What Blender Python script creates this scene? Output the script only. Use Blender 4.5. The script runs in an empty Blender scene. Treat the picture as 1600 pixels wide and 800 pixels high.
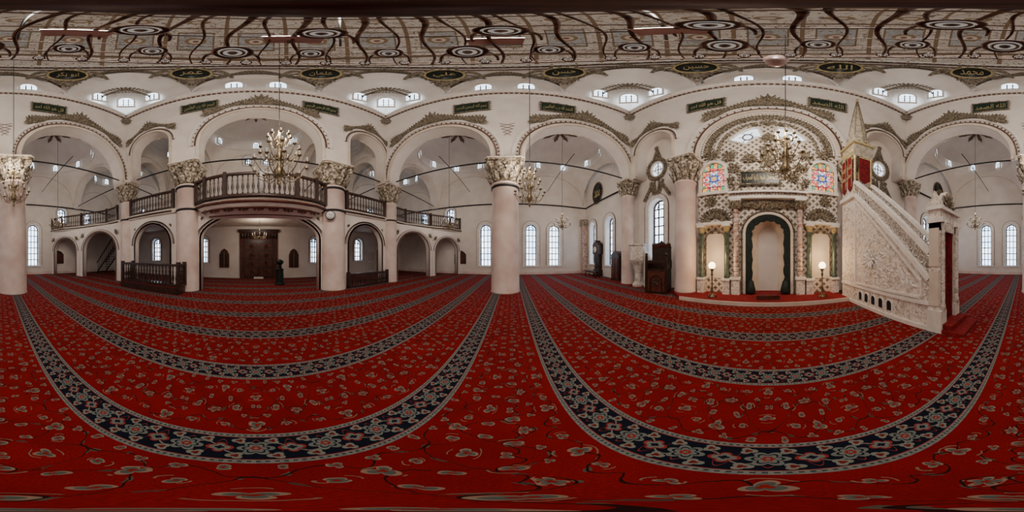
import bpy, math, random
from mathutils import Matrix, Vector
from math import sin, cos, pi, radians, tan, sqrt, atan2
random.seed(4)
SC = bpy.context.scene
COL = SC.collection

# ------------------------------------------------------------------ materials
class E:
    """tiny expression wrapper around Math nodes"""
    def __init__(s, nt, sock): s.nt = nt; s.k = sock
def mth(nt, op, *a):
    n = nt.nodes.new('ShaderNodeMath'); n.operation = op
    for i, v in enumerate(a):
        if isinstance(v, E): nt.links.new(v.k, n.inputs[i])
        else: n.inputs[i].default_value = float(v)
    return E(nt, n.outputs[0])
def _b(op, r=False):
    def f(s, o): return mth(s.nt, op, o, s) if r else mth(s.nt, op, s, o)
    return f
E.__add__ = _b('ADD'); E.__radd__ = _b('ADD'); E.__sub__ = _b('SUBTRACT'); E.__rsub__ = _b('SUBTRACT', True)
E.__mul__ = _b('MULTIPLY'); E.__rmul__ = _b('MULTIPLY'); E.__truediv__ = _b('DIVIDE')
E.__lt__ = _b('LESS_THAN'); E.__gt__ = _b('GREATER_THAN')
def mn(a, b): return mth(a.nt, 'MINIMUM', a, b)
def mx(a, b): return mth(a.nt, 'MAXIMUM', a, b)
def ab(a): return mth(a.nt, 'ABSOLUTE', a)
def msin(a): return mth(a.nt, 'SINE', a)
def mcos(a): return mth(a.nt, 'COSINE', a)
def wrap(a, lo, hi): return mth(a.nt, 'WRAP', a, hi, lo)
def hyp(a, b): return mth(a.nt, 'SQRT', a*a + b*b)
def atn(a, b): return mth(a.nt, 'ARCTAN2', a, b)

class Mat:
    def __init__(s, name, rough=0.6, metal=0.0, spec=0.3):
        s.m = bpy.data.materials.new(name); s.m.use_nodes = True
        s.nt = s.m.node_tree; s.b = s.nt.nodes['Principled BSDF']
        s.b.inputs['Roughness'].default_value = rough
        s.b.inputs['Metallic'].default_value = metal
        s.b.inputs['Specular IOR Level'].default_value = spec
        s.geo = s.nt.nodes.new('ShaderNodeNewGeometry')
    def pos(s):
        sp = s.nt.nodes.new('ShaderNodeSeparateXYZ'); s.nt.links.new(s.geo.outputs['Position'], sp.inputs[0])
        return [E(s.nt, sp.outputs[i]) for i in range(3)]
    def noise(s, scale, detail=3, col=False, dist=0):
        n = s.nt.nodes.new('ShaderNodeTexNoise'); n.inputs['Scale'].default_value = scale
        n.inputs['Detail'].default_value = detail; n.inputs['Distortion'].default_value = dist
        s.nt.links.new(s.geo.outputs['Position'], n.inputs['Vector'])
        return n if col else E(s.nt, n.outputs[0])
    def vor(s, scale, feature='F1', out='Distance', vec=None):
        n = s.nt.nodes.new('ShaderNodeTexVoronoi'); n.feature = feature; n.inputs['Scale'].default_value = scale
        s.nt.links.new(vec if vec else s.geo.outputs['Position'], n.inputs['Vector'])
        return n.outputs[out] if out == 'Color' else E(s.nt, n.outputs[out])
    def mix(s, fac, a, b):
        n = s.nt.nodes.new('ShaderNodeMix'); n.data_type = 'RGBA'
        def st(sock, v):
            if isinstance(v, E): s.nt.links.new(v.k, sock)
            elif isinstance(v, bpy.types.NodeSocket): s.nt.links.new(v, sock)
            elif isinstance(v, (tuple, list)): sock.default_value = (*v, 1) if len(v) == 3 else v
            else: sock.default_value = v
        st(n.inputs[0], fac); st(n.inputs[6], a); st(n.inputs[7], b)
        return n.outputs[2]
    def col(s, c):
        if isinstance(c, bpy.types.NodeSocket): s.nt.links.new(c, s.b.inputs['Base Color'])
        else: s.b.inputs['Base Color'].default_value = (*c, 1)
        return s
    def ramp(s, e, lo, hi):
        n = s.nt.nodes.new('ShaderNodeMapRange'); s.nt.links.new(e.k, n.inputs[0])
        n.inputs[1].default_value = lo; n.inputs[2].default_value = hi
        return E(s.nt, n.outputs[0])
    def bump(s, e, strength=0.3, dist=0.02):
        n = s.nt.nodes.new('ShaderNodeBump'); n.inputs['Strength'].default_value = strength
        n.inputs['Distance'].default_value = dist
        s.nt.links.new(e.k, n.inputs['Height']); s.nt.links.new(n.outputs[0], s.b.inputs['Normal'])
        return s
    def emit(s, c, st):
        if isinstance(c, bpy.types.NodeSocket): s.nt.links.new(c, s.b.inputs['Emission Color'])
        else: s.b.inputs['Emission Color'].default_value = (*c, 1)
        s.b.inputs['Emission Strength'].default_value = st
        return s

MT = {}
def two(name, a, b, scale, lo=.4, hi=.6, rough=.6, metal=0, bumps=0, bd=.02, detail=3, spec=.3):
    m = Mat(name, rough, metal, spec); n = m.noise(scale, detail)
    m.col(m.mix(m.ramp(n, lo, hi), a, b))
    if bumps: m.bump(n, bumps, bd)
    MT[name] = m.m
    return m
two('plaster', (.73, .66, .60), (.82, .76, .70), 1.2, .3, .7, .85, bumps=.1)
two('plaster_warm', (.60, .51, .42), (.72, .65, .56), 2.0, .3, .7, .85, bumps=.15)
two('column_marble', (.66, .50, .44), (.79, .66, .60), 1.6, .35, .65, .45, detail=6)
two('capital_stone', (.14, .11, .07), (.60, .52, .42), 9, .44, .62, .6, bumps=.4, bd=.03)
two('gilt_relief', (.055, .042, .025), (.30, .25, .18), 16, .38, .62, .55, metal=.1, bumps=.3)
two('bead_brown', (.11, .06, .045), (.18, .105, .075), 8, rough=.6)
two('walnut_wood', (.018, .007, .005), (.045, .018, .011), 9, rough=.35, spec=.5)
two('red_wood', (.07, .02, .013), (.12, .036, .022), 6, rough=.4)
two('iron', (.012, .012, .014), (.03, .03, .032), 20, rough=.5, metal=.3)
two('brass', (.17, .125, .065), (.34, .27, .16), 12, rough=.4, metal=.8)
two('old_bronze', (.065, .032, .023), (.18, .11, .075), 10, rough=.4, metal=.4)
two('dark_bronze', (.03, .010, .008), (.06, .022, .016), 10, rough=.5, metal=.2)
two('green_plaque', (.008, .022, .014), (.018, .042, .027), 15, rough=.4)
two('black_panel', (.008, .011, .010), (.016, .022, .019), 15, rough=.3)
two('gold', (.42, .33, .15), (.56, .46, .24), 15, rough=.4, metal=.3)
two('green_marble', (.03, .05, .04), (.09, .13, .10), 8, .35, .65, rough=.25, detail=8, spec=.6)
two('dark_drape', (.006, .012, .010), (.016, .028, .022), 14, rough=.6)
two('pink_marble', (.36, .21, .17), (.66, .54, .48), 6, .35, .6, rough=.4, detail=8, bumps=.3)
two('velvet_red', (.11, .004, .007), (.20, .009, .012), 9, rough=.9)
two('red_felt', (.16, .006, .008), (.25, .011, .012), 14, rough=.95)
two('frame_dark', (.02, .025, .035), (.04, .045, .06), 10, rough=.5)
two('white_paint', (.74, .70, .66), (.83, .79, .75), 5, rough=.5)
two('pink_glass', (.50, .36, .33), (.60, .45, .41), 3, rough=.3)
two('spire_cream', (.30, .26, .20), (.46, .41, .33), 6, rough=.5)
two('spire_rib', (.16, .12, .07), (.28, .22, .13), 6, rough=.5)

m = Mat('carved_marble', .45); n = m.noise(10, 4, dist=1.2); v = m.vor(13)
m.col(m.mix(m.ramp(n, .36, .54), (.46, .38, .31), (.80, .74, .68))); m.bump(n*.7 + v*.5, .6, .035); MT['carved_marble'] = m.m

m = Mat('sky_pane', .3); n = m.noise(.9)
m.col((.1, .1, .1)); m.emit(m.mix(m.ramp(n, .35, .65), (.50, .70, 1.0), (.84, .92, 1)), 5.5); MT['sky_pane'] = m.m
m = Mat('sky_pane_high', .3); m.col((.1, .1, .1)); m.emit((.74, .87, 1.0), 5.5); MT['sky_pane_high'] = m.m
m = Mat('sky_pane_soft', .3); m.col((.1, .1, .1)); m.emit((.85, .90, .95), 2.2); MT['sky_pane_soft'] = m.m
m = Mat('glow_bulb', .3); m.col((.9, .8, .6)); m.emit((1, .72, .38), 9.0); MT['glow_bulb'] = m.m
m = Mat('dim_bulb', .25); m.col((.5, .48, .42)); m.emit((1, .9, .75), .25); MT['dim_bulb'] = m.m
m = Mat('glass_disc', .1); m.col((.62, .58, .52)); m.emit((1, .95, .88), .25); MT['glass_disc'] = m.m
m = Mat('clock_face', .4); m.col((.8, .8, .78)); MT['clock_face'] = m.m

# stained glass: coloured rosettes
m = Mat('stained_glass', .2)
x, y, z = m.pos()
u = ab(x) - 2.2; w = z - 5.05
r = hyp(u, w*.85); a = atn(u, w)
star = r*(1 + .25*mcos(a*8))
c = m.mix(star < .10, m.mix(m.vor(9) > .32, (.75, .80, .90), (.80, .06, .05)), (.95, .45, .05))
c = m.mix((star > .10)*(star < .20), c, (.05, .14, .60)); c = m.mix((star > .20)*(star < .31), c, (.92, .88, .75))
c = m.mix((star > .31)*(star < .37), c, (.65, .03, .05)); c = m.mix((r > .5)*(msin(a*12) > .2), c, (.05, .38, .18))
c = m.mix((r > .45)*(msin(a*12) < -.5), c, (.9, .45, .05))
c = m.mix(m.vor(13, 'DISTANCE_TO_EDGE') < .03, c, (.02, .02, .02))
m.col((.1, .1, .1)); m.emit(c, 1.7); MT['stained_glass'] = m.m

# mihrab wall: applied floral lozenges
m = Mat('mihrab_relief_wall', .6)
x, y, z = m.pos()
nn = m.noise(6, 3, dist=.5)
xx = x + (nn - .5)*.06; zz = z + (nn - .5)*.06
p = .30
def rosette(cx, cz):
    uu = wrap(xx + cx, -p/2, p/2); ww = wrap(zz + cz, -p/2, p/2)
    rr = hyp(uu, ww); aa = atn(ww, uu)
    return rr*(1.25 - .4*mcos(aa*4)) < .078
ms = mx(rosette(0, 0), rosette(p/2, p/2))
gc = m.mix(m.ramp(m.noise(30), .4, .6), (.06, .045, .028), (.24, .19, .13))
m.col(m.mix(ms, (.68, .61, .54), gc)); m.bump(ms, .6, .02); MT['mihrab_relief_wall'] = m.m

# painted dome
m = Mat('painted_dome', .8)
x, y, z = m.pos(); yy = y + .3
a = atn(yy, x); r = hyp(x, yy)
k = 16
u = wrap(a, -pi/k, pi/k)*k/pi
uab = ab(u)
nn = m.noise(2.6, 3, dist=1.4)
c0 = m.mix(m.ramp(m.noise(1.0), .3, .7), (.70, .65, .58), (.82, .78, .73))
rib = uab > .93
panel = (uab < .56)*(r > 3.9)*(r < 5.5)
panedge = (uab < .62)*(r > 3.78)*(r < 5.62)
c = m.mix(panedge, c0, (.26, .18, .11)); c = m.mix(panel, c, (.52, .55, .56))
scr = (ab(nn - .5) < .020)
c = m.mix(scr*(r > 1.2), c, (.24, .18, .12))
c = m.mix(rib, c, (.28, .19, .12))
rg = mx(mx(mx((ab(r - 6.2) < .07), (ab(r - 5.9) < .03)), (ab(r - 3.3) < .07)), (ab(r - 1.6) < .09))
c = m.mix(rg, c, (.22, .14, .09))
ros = hyp(u*1.0*r*.196, r - 4.75)
c = m.mix(ros < .34, c, (.34, .23, .13)); c = m.mix(ros < .22, c, (.70, .65, .56)); c = m.mix(ros < .10, c, (.30, .12, .08))
ros2 = hyp(u*1.0*r*.196, r - 2.6)
c = m.mix(ros2 < .22, c, (.34, .23, .13)); c = m.mix(ros2 < .12, c, (.66, .62, .55))
c = m.mix((r < 1.4)*(msin(a*8 + r*4) > .2), c, (.32, .22, .14))
m.col(c); MT['painted_dome'] = m.m

# carpet
m = Mat('carpet', .95, spec=.08)
x, y, z = m.pos()
dn = m.noise(7, 2, col=True)
sp = m.nt.nodes.new('ShaderNodeSeparateColor'); m.nt.links.new(dn.outputs['Color'], sp.inputs[0])
dx = (E(m.nt, sp.outputs[0]) - .5)*.07; dy = (E(m.nt, sp.outputs[1]) - .5)*.07
xd = x + dx; yd = y + dy
v = wrap(yd - 1.14, -.6, .6)
P = .29
u = ab(wrap(xd, -P, P))
red = m.mix(m.ramp(m.noise(2.5, 4), .3, .7), (.185, .0055, .0070), (.280, .010, .011))
red = m.mix(m.ramp(m.noise(120, 2), .3, .8), red, (.12, .0035, .0045))
c = red
vines = [ab(v - .21*mcos(u*(pi/P))), ab(v + .05 + .23*mcos(u*(pi/P))), ab(v - .30 - .06*msin(u*(2*pi/P))), ab(v + .33 - .05*msin(u*(2*pi/P) + 1.0)), ab(v - .06 - .04*msin(u*(3*pi/P)))]
vine = vines[0]
for q_ in vines[1:]: vine = mn(vine, q_)
lf = (vine < .014)*(msin(xd*62) > .72)*(msin(yd*40 + xd*17) > .1)
c = m.mix(lf, c, (.09, .075, .058))
c = m.mix(vine < .0046, c, (.020, .007, .007))
fl = [(0, .31, .034, 3, .8), (P, .13, .034, 5, 1.3), (.14, .07, .025, 2, .75), (0, -.10, .038, 3, 1.25),
      (P, -.24, .033, 3, .8), (.15, -.22, .026, 2, 1.3), (.18, .31, .025, 3, 1.2), (.08, -.385, .021, 2, 1.0), (.08, .18, .018, 3, 1.0), (.21, -.07, .021, 2, .8), (.22, -.36, .021, 3, 1.0), (.02, .05, .017, 2, 1.0)]
outl = None; core = None; heart = None; cur = None
for i_, (cu, cv, s_, k, st) in enumerate(fl):
    du = u - cu; dv = (v - cv)*st
    r = hyp(du, dv); a = atn(du, dv)
    q = r/(s_*.45 + s_*.75*ab(mcos(a*(k/2.0))))
    o = q < 1.20; cc = q < .90; h = q < .42
    outl = o if outl is None else mx(outl, o)
    core = cc if core is None else mx(core, cc)
    heart = h if heart is None else mx(heart, h)
    if i_ < 7:
        t = (ab(r - s_*1.75 - a*.006) < .0030)*(msin(a*2 + cu*20 + 1) > .25)
        cur = t if cur is None else mx(cur, t)
c = m.mix(cur, c, (.22, .13, .09))
c = m.mix(outl, c, (.26, .175, .13))
c = m.mix(core, c, (.085, .098, .09)); c = m.mix(heart, c, (.22, .015, .012))
# border stripe
w = wrap(y - .54, -.6, .6); aw = ab(w)
Q = .30
sx = wrap(x, -Q/2, Q/2); sx2 = wrap(x + Q/2, -Q/2, Q/2)
dark = (.007, .009, .018); grey = (.15, .17, .16)
wn = w + (E(m.nt, sp.outputs[2]) - .5)*.02
sc = m.mix(ab(wn - .06*msin(x*(2*pi/Q))) < .0055, dark, (.19, .19, .17))
sc = m.mix(ab(wn + .095*mcos(x*(4*pi/Q))) < .004, sc, (.20, .036, .03))
r1 = hyp(sx, w); a1 = atn(w, sx)
r2 = hyp(sx2, w*1.1); a2 = atn(w, sx2)
q1 = r1/(.7 + .4*ab(mcos(a1*3))); q2 = r2/(.65 + .45*ab(mcos(a2*2)))
sc = m.mix(q1 < .072, sc, grey); sc = m.mix(ab(q1 - .048) < .005, sc, dark); sc = m.mix(q1 < .024, sc, (.25, .018, .015)); sc = m.mix(q1 < .010, sc, grey)
sc = m.mix(q2 < .055, sc, (.23, .03, .024)); sc = m.mix(q2 < .042, sc, grey); sc = m.mix(q2 < .020, sc, dark)
s4 = wrap(x + Q/4, -Q/4, Q/4); r3 = hyp(s4, aw - .085); a3 = atn(aw - .085, s4)
q3 = r3/(.6 + .5*ab(mcos(a3*1.5)))
sc = m.mix(q3 < .034, sc, (.19, .20, .175)); sc = m.mix(q3 < .016, sc, (.14, .014, .014))
edge = (aw > .128)
ed = m.mix(ab(aw - .147) < .007, m.mix(wrap(x, 0, .07) < .035, (.145, .165, .16), (.20, .21, .19)), m.mix(wrap(x, 0, .03) < .015, (.04, .047, .056), (.18, .195, .18)))
sc = m.mix(edge, sc, ed)
sc = m.mix(ab(aw - .127) < .003, sc, (.23, .027, .025))
c = m.mix(aw < .168, c, sc)
m.col(c); m.bump(m.noise(160, 2), .25, .004); MT['carpet'] = m.m

# ------------------------------------------------------------------ mesh builder
def frame(P, n):
    n = Vector(n).normalized(); r = Vector((0, 0, 1)).cross(n)
    if r.length < 1e-4: r = Vector((1, 0, 0))
    r.normalize(); u = n.cross(r)
    M = Matrix.Identity(4)
    for i, c in enumerate((r, u, n)):
        for j in range(3): M[j][i] = c[j]
    for j in range(3): M[j][3] = P[j]
    return M
def T(x, y, z=0): return Matrix.Translation((x, y, z))
def RZ(a): return Matrix.Rotation(a, 4, 'Z')
class MB:
    def __init__(s, name, M=None):
        s.name = name; s.v = []; s.f = []; s.mi = []; s.sm = []; s.mats = []; s.M = M or Matrix.Identity(4)
    def add(s, vs, fs, mat, smooth=False, L=None):
        M = s.M @ L if L is not None else s.M
        o = len(s.v)
        s.v += [tuple(M @ Vector(p)) for p in vs]
        if mat not in s.mats: s.mats.append(mat)
        i = s.mats.index(mat)
        for f in fs:
            s.f.append([o + k for k in f]); s.mi.append(i); s.sm.append(smooth)
    def box(s, x0, x1, y0, y1, z0, z1, mat, L=None):
        vs = [(x, y, z) for x in (x0, x1) for y in (y0, y1) for z in (z0, z1)]
        s.add(vs, [(0, 1, 3, 2), (4, 6, 7, 5), (0, 4, 5, 1), (2, 3, 7, 6), (0, 2, 6, 4), (1, 5, 7, 3)], mat, False, L)
    def prism(s, poly, z0, z1, mat, L=None, smooth=False):
        n = len(poly)
        vs = [(x, y, z0) for x, y in poly] + [(x, y, z1) for x, y in poly]
        fs = [list(range(n))[::-1], list(range(n, 2*n))] + [(i, (i+1) % n, n+(i+1) % n, n+i) for i in range(n)]
        s.add(vs, fs, mat, smooth, L)
    def lathe(s, prof, mat, at=(0, 0, 0), seg=16, axis='Z', L=None, smooth=True, sx=1, sy=1):
        vs = []; fs = []
        for r, z in prof:
            for i in range(seg):
                a = 2*pi*i/seg
                p = (r*cos(a)*sx, r*sin(a)*sy, z)
                if axis == 'Y': p = (p[0], z, -p[1])
                vs.append((p[0]+at[0], p[1]+at[1], p[2]+at[2]))
        for j in range(len(prof)-1):
            for i in range(seg):
                fs.append((j*seg+i, j*seg+(i+1) % seg, (j+1)*seg+(i+1) % seg, (j+1)*seg+i))
        fs.append(list(range(seg))[::-1]); fs.append([(len(prof)-1)*seg+i for i in range(seg)])
        s.add(vs, fs, mat, smooth, L)
    def ball(s, c, r, mat, seg=10, sz=1, L=None):
        s.lathe([(max(.001, r*sin(pi*j/6)), -r*sz*cos(pi*j/6)) for j in range(7)], mat, c, seg, L=L)
    def tube(s, pts, r, mat, seg=6, closed=False, L=None):
        n = len(pts); pts = [Vector(p) for p in pts]; vs = []; fs = []
        rr = r if isinstance(r, (list, tuple)) else [r]*n
        for i, p in enumerate(pts):
            if closed: t = pts[(i+1) % n] - pts[i-1]
            else: t = pts[min(n-1, i+1)] - pts[max(0, i-1)]
            t.normalize()
            up = Vector((0, 0, 1)) if abs(t.z) < .9 else Vector((1, 0, 0))
            a = t.cross(up).normalized(); b = a.cross(t)
            for k in range(seg):
                q = 2*pi*k/seg
                vs.append(p + (a*cos(q) + b*sin(q))*rr[i])
        m_ = n if closed else n-1
        for i in range(m_):
            for k in range(seg):
                j = (i+1) % n
                fs.append((i*seg+k, i*seg+(k+1) % seg, j*seg+(k+1) % seg, j*seg+k))
        if not closed: fs.append(list(range(seg))[::-1]); fs.append([(n-1)*seg+k for k in range(seg)])
        s.add(vs, fs, mat, True, L)
    def ring(s, c, R, r, mat, n=24, seg=6, plane='XY', L=None, sx=1):
        pts = []
        for i in range(n):
            a = 2*pi*i/n
            if plane == 'XY': pts.append((c[0]+R*cos(a)*sx, c[1]+R*sin(a), c[2]))
            else: pts.append((c[0]+R*cos(a)*sx, c[1], c[2]+R*sin(a)))
        s.tube(pts, r, mat, seg, True, L)
    def leaf(s, x, y, h, w, ang, mat, z=0, curl=.25, L=None):
        """acanthus-like leaf lying on local XY, pointing along ang"""
        vs = []; fs = []; ca, sa = cos(ang), sin(ang)
        prof = [(.0, .25), (.22, .8), (.4, .62), (.58, 1.), (.78, .55), (1., .08)]
        for t, pw in prof:
            zz = z + .10*h*sin(pi*t) + curl*h*t*t
            for k, kk in ((-.5, 0), (0, .09*h), (.5, 0)):
                px = k*w*pw; py = t*h
                vs.append((x + px*sa + py*ca, y - px*ca + py*sa, zz + kk))
        for j in range(len(prof)-1):
            for k in range(2):
                a = j*3+k; fs.append((a, a+1, a+4, a+3))
        s.add(vs, fs, mat, False, L)
    def loft(s, rows, mat, closed=False, smooth=True):
        n = len(rows[0]); vs = [p for r in rows for p in r]; fs = []
        for j in range(len(rows)-1):
            for i in range(n if closed else n-1):
                k = (i+1) % n
                fs.append((j*n+i, j*n+k, (j+1)*n+k, (j+1)*n+i))
        s.add(vs, fs, mat, smooth)
    def build(s, parent=None):
        me = bpy.data.meshes.new(s.name)
        V = [Vector(p) for p in s.v]
        lo = Vector([min(p[i] for p in V) for i in range(3)]); hi = Vector([max(p[i] for p in V) for i in range(3)])
        o = Vector(((lo.x+hi.x)/2, (lo.y+hi.y)/2, lo.z))
        me.from_pydata([p - o for p in V], [], s.f)
        for k in s.mats: me.materials.append(MT[k])
        me.polygons.foreach_set('material_index', s.mi); me.polygons.foreach_set('use_smooth', s.sm)
        me.update()
        ob = bpy.data.objects.new(s.name, me); COL.objects.link(ob); ob.location = o
        if parent: setpar(ob, parent)
        return ob
def setpar(ob, parent):
    bpy.context.view_layer.update()
    ob.parent = parent; ob.matrix_parent_inverse = Matrix.Translation(parent.location).inverted()

def arc(c, zs, r, rise, n=24, a0=0, a1=pi):
    return [(c - r*cos(a0+(a1-a0)*i/n), zs + rise*sin(a0+(a1-a0)*i/n)) for i in range(n+1)]
def outline(u0, u1, z0, z1, arches):
    p = [(u0, z0)]
    for c, r, zs, rise in arches:
        p += [(c-r, z0)] + arc(c, zs, r, rise) + [(c+r, z0)]
    return p + [(u1, z0), (u1, z1), (u0, z1)]
def archhole(c, z0, w, zs, rise=None):
    r = w/2; rise = r if rise is None else rise
    return [(c-r, z0)] + arc(c, zs, r, rise, 12) + [(c+r, z0)]
def wall(name, M, outer, holes, th, mat='plaster'):
    cu = bpy.data.curves.new(name, 'CURVE'); cu.dimensions = '2D'; cu.fill_mode = 'BOTH'; cu.extrude = th/2
    for poly in [outer] + holes:
        sp = cu.splines.new('POLY'); sp.points.add(len(poly)-1)
        for i, (a, b) in enumerate(poly): sp.points[i].co = (a, b, 0, 1)
        sp.use_cyclic_u = True
    ob = bpy.data.objects.new(name, cu); COL.objects.link(ob)
    bpy.context.view_layer.update()
    me = bpy.data.meshes.new_from_object(ob.evaluated_get(bpy.context.evaluated_depsgraph_get()))
    bpy.data.objects.remove(ob); bpy.data.curves.remove(cu)
    me.transform(M)
    me.materials.clear(); me.materials.append(MT[mat]); me.name = name
    o2 = bpy.data.objects.new(name, me); COL.objects.link(o2)
    return o2
def band(mb, c, zs, r, rise, w, z0, z1, mat, zb=None, n=28):
    inn = arc(c, zs, r, rise, n); out = arc(c, zs, r+w, rise+w, n)
    if zb is not None:
        inn = [(c-r, zb)] + inn + [(c+r, zb)]; out = [(c-r-w, zb)] + out + [(c+r+w, zb)]
    k = len(inn)
    vs = [(x, y, z0) for x, y in inn] + [(x, y, z1) for x, y in inn] + [(x, y, z1) for x, y in out] + [(x, y, z0) for x, y in out]
    fs = []
    for i in range(k-1):
        for a, b in ((0, 1), (1, 2), (2, 3)): fs.append((a*k+i, a*k+i+1, b*k+i+1, b*k+i))
    fs += [(0, k, 2*k, 3*k), (k-1, 4*k-1, 3*k-1, 2*k-1)]
    mb.add(vs, fs, mat)
def crest(M, c, zs, r, rise, z, spread=.85, size=.34, mat='gilt_relief'):
    """leafy stucco following the crown of an arch with a taller centre piece"""
    mb = MB('arch_ornament', M)
    n = max(6, int(2*spread*r/(size*.30)))
    for i in range(n+1):
        t = -spread + 2*spread*i/n
        px = c + (r)*sin(t); py = zs + (rise)*cos(t)
        sc = size*(.62 + .6*math.exp(-(t/.28)**2) + .55*math.exp(-((abs(t)-spread*.93)/.13)**2))
        out = pi/2 - t; sg = 1 if t < 0 else -1
        mb.leaf(px, py, sc, sc*.55, out, mat, z)
        mb.leaf(px, py, sc*.9, sc*.5, out + 1.2*sg, mat, z)
        mb.leaf(px, py, sc*.7, sc*.45, out - 1.0*sg, mat, z+.02)
        mb.leaf(px, py, sc*.45, sc*.4, out + pi + .5*sg, mat, z+.01)
        if i % 3 == 0: mb.ball((px, py+.3*sc, z+.05), sc*.16, mat, 8)
    for a in range(-4, 5):
        mb.leaf(c, zs+rise+size*.25, size*(1.7-.18*abs(a)), size*.55, pi/2 + a*.40, mat, z+.03)
    for q in (-1, 1):
        for a in range(5): mb.leaf(c+q*size*.9, zs+rise+size*.1, size*.9, size*.4, pi/2 + q*(-.2-a*.45), mat, z+.02)
    mb.build()
def cluster(mb, x, y, s, mat='gilt_relief', z=0, n=9, a0=0, a1=2*pi):
    for i in range(n):
        a = a0 + (a1-a0)*i/n
        mb.leaf(x, y, s*random.uniform(.8, 1.1), s*.42, a, mat, z)
    mb.ball((x, y, z+.05*s), s*.18, mat, 8)

# ------------------------------------------------------------------ text
AR = {'ا': (0xFE8D, 0xFE8E), 'ب': 0xFE8F, 'ت': 0xFE95, 'ث': 0xFE99, 'ج': 0xFE9D, 'ح': 0xFEA1, 'خ': 0xFEA5, 'د': (0xFEA9, 0xFEAA),
      'ر': (0xFEAD, 0xFEAE), 'ز': (0xFEAF, 0xFEB0), 'س': 0xFEB1, 'ص': 0xFEB9, 'ض': 0xFEBD, 'ع': 0xFEC9, 'ف': 0xFED1, 'ق': 0xFED5, 'ك': 0xFED9,
      'ل': 0xFEDD, 'م': 0xFEE1, 'ن': 0xFEE5, 'ه': 0xFEE9, 'و': (0xFEED, 0xFEEE), 'ي': 0xFEF1, 'ذ': (0xFEAB, 0xFEAC), 'ش': 0xFEB5, 'ط': 0xFEC1}
def shape(s):
    out = []
    for i, ch in enumerate(s):
        if ch not in AR: out.append(ch); continue
        pj = i > 0 and s[i-1] in AR and not isinstance(AR[s[i-1]], tuple)
        nj = i+1 < len(s) and s[i+1] in AR
        e = AR[ch]
        if isinstance(e, tuple): out.append(chr(e[1] if pj else e[0]))
        else: out.append(chr(e + (3 if pj and nj else 1 if pj else 2 if nj else 0)))
    return ''.join(out[::-1])
def text(txt, M, size, mat, parent, maxw=None, name='calligraphy', maxh=None):
    cu = bpy.data.curves.new(name, 'FONT'); cu.body = txt; cu.size = size; cu.align_x = 'CENTER'; cu.align_y = 'CENTER'
    cu.extrude = .006; cu.resolution_u = 3
    ob = bpy.data.objects.new(name, cu); COL.objects.link(ob)
    bpy.context.view_layer.update()
    me = bpy.data.meshes.new_from_object(ob.evaluated_get(bpy.context.evaluated_depsgraph_get()))
    bpy.data.objects.remove(ob)
    if not len(me.vertices): return
    xs = [v.co.x for v in me.vertices]; ys = [v.co.y for v in me.vertices]
    cx = (max(xs)+min(xs))/2; cy = (max(ys)+min(ys))/2
    wx = max(xs)-min(xs); wy = max(ys)-min(ys)
    fx = maxw/wx if maxw else 1; fy = maxh/wy if maxh else fx
    me.transform(M @ Matrix.Diagonal((fx, fy, 1, 1)) @ T(-cx, -cy))
    me.materials.clear(); me.materials.append(MT[mat])
    o2 = bpy.data.objects.new(name, me); COL.objects.link(o2)
    if parent: setpar(o2, parent)

# ------------------------------------------------------------------ window
WN = [0]
def window(P, n, w, zb, zs, rise=None, gx=3, gy=6, depth=.3, sur=.28, pane='sky_pane', frame_mat='frame_dark', bar=.034):
    WN[0] += 1
    r = w/2; rise = r if rise is None else rise
    M = frame((P[0], P[1], 0), n)
    mb = MB('window_%d' % WN[0], M)
    poly = [(-r, zb)] + arc(0, zs, r, rise, 12) + [(r, zb)]
    mb.prism(poly, -depth-.02, -depth, pane)
    zt = -depth+.03
    for i in range(1, gx):
        x = -r + w*i/gx; top = zs + rise*sqrt(max(0, 1-(x/r)**2))
        mb.box(x-bar, x+bar, zb, top, -depth, zt, frame_mat)
    for j in range(0, gy+1):
        y = zb + (zs-zb)*j/gy
        mb.box(-r, r, y-bar, y+bar, -depth, zt, frame_mat)
    band(mb, 0, zs, r-.08, rise-.08, .08, -depth, zt+.02, frame_mat, zb)
    if rise > .25 and gx > 2: band(mb, 0, zs, r*.5, rise*.5, .04, -depth, zt, frame_mat)
    if sur:
        band(mb, 0, zs, r+.02, rise+.02, sur, .0, .05, 'white_paint', zb)
        band(mb, 0, zs, r+.02+sur, rise+.02+sur, .03, .0, .06, 'bead_brown', zb)
        mb.box(-r-sur-.05, r+sur+.05, zb-.1, zb, -.02, .09, 'white_paint')
    return mb.build()

# ------------------------------------------------------------------ shell dims
XW = 14.0; YB = -11.7; YF = 6.8
XC = 7.3; CB = -7.1; CF = 6.5
mb = MB('floor'); mb.box(-XW-.4, XW+.4, YB-.4, YF+.6, -.1, 0, 'carpet'); mb.build()

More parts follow.
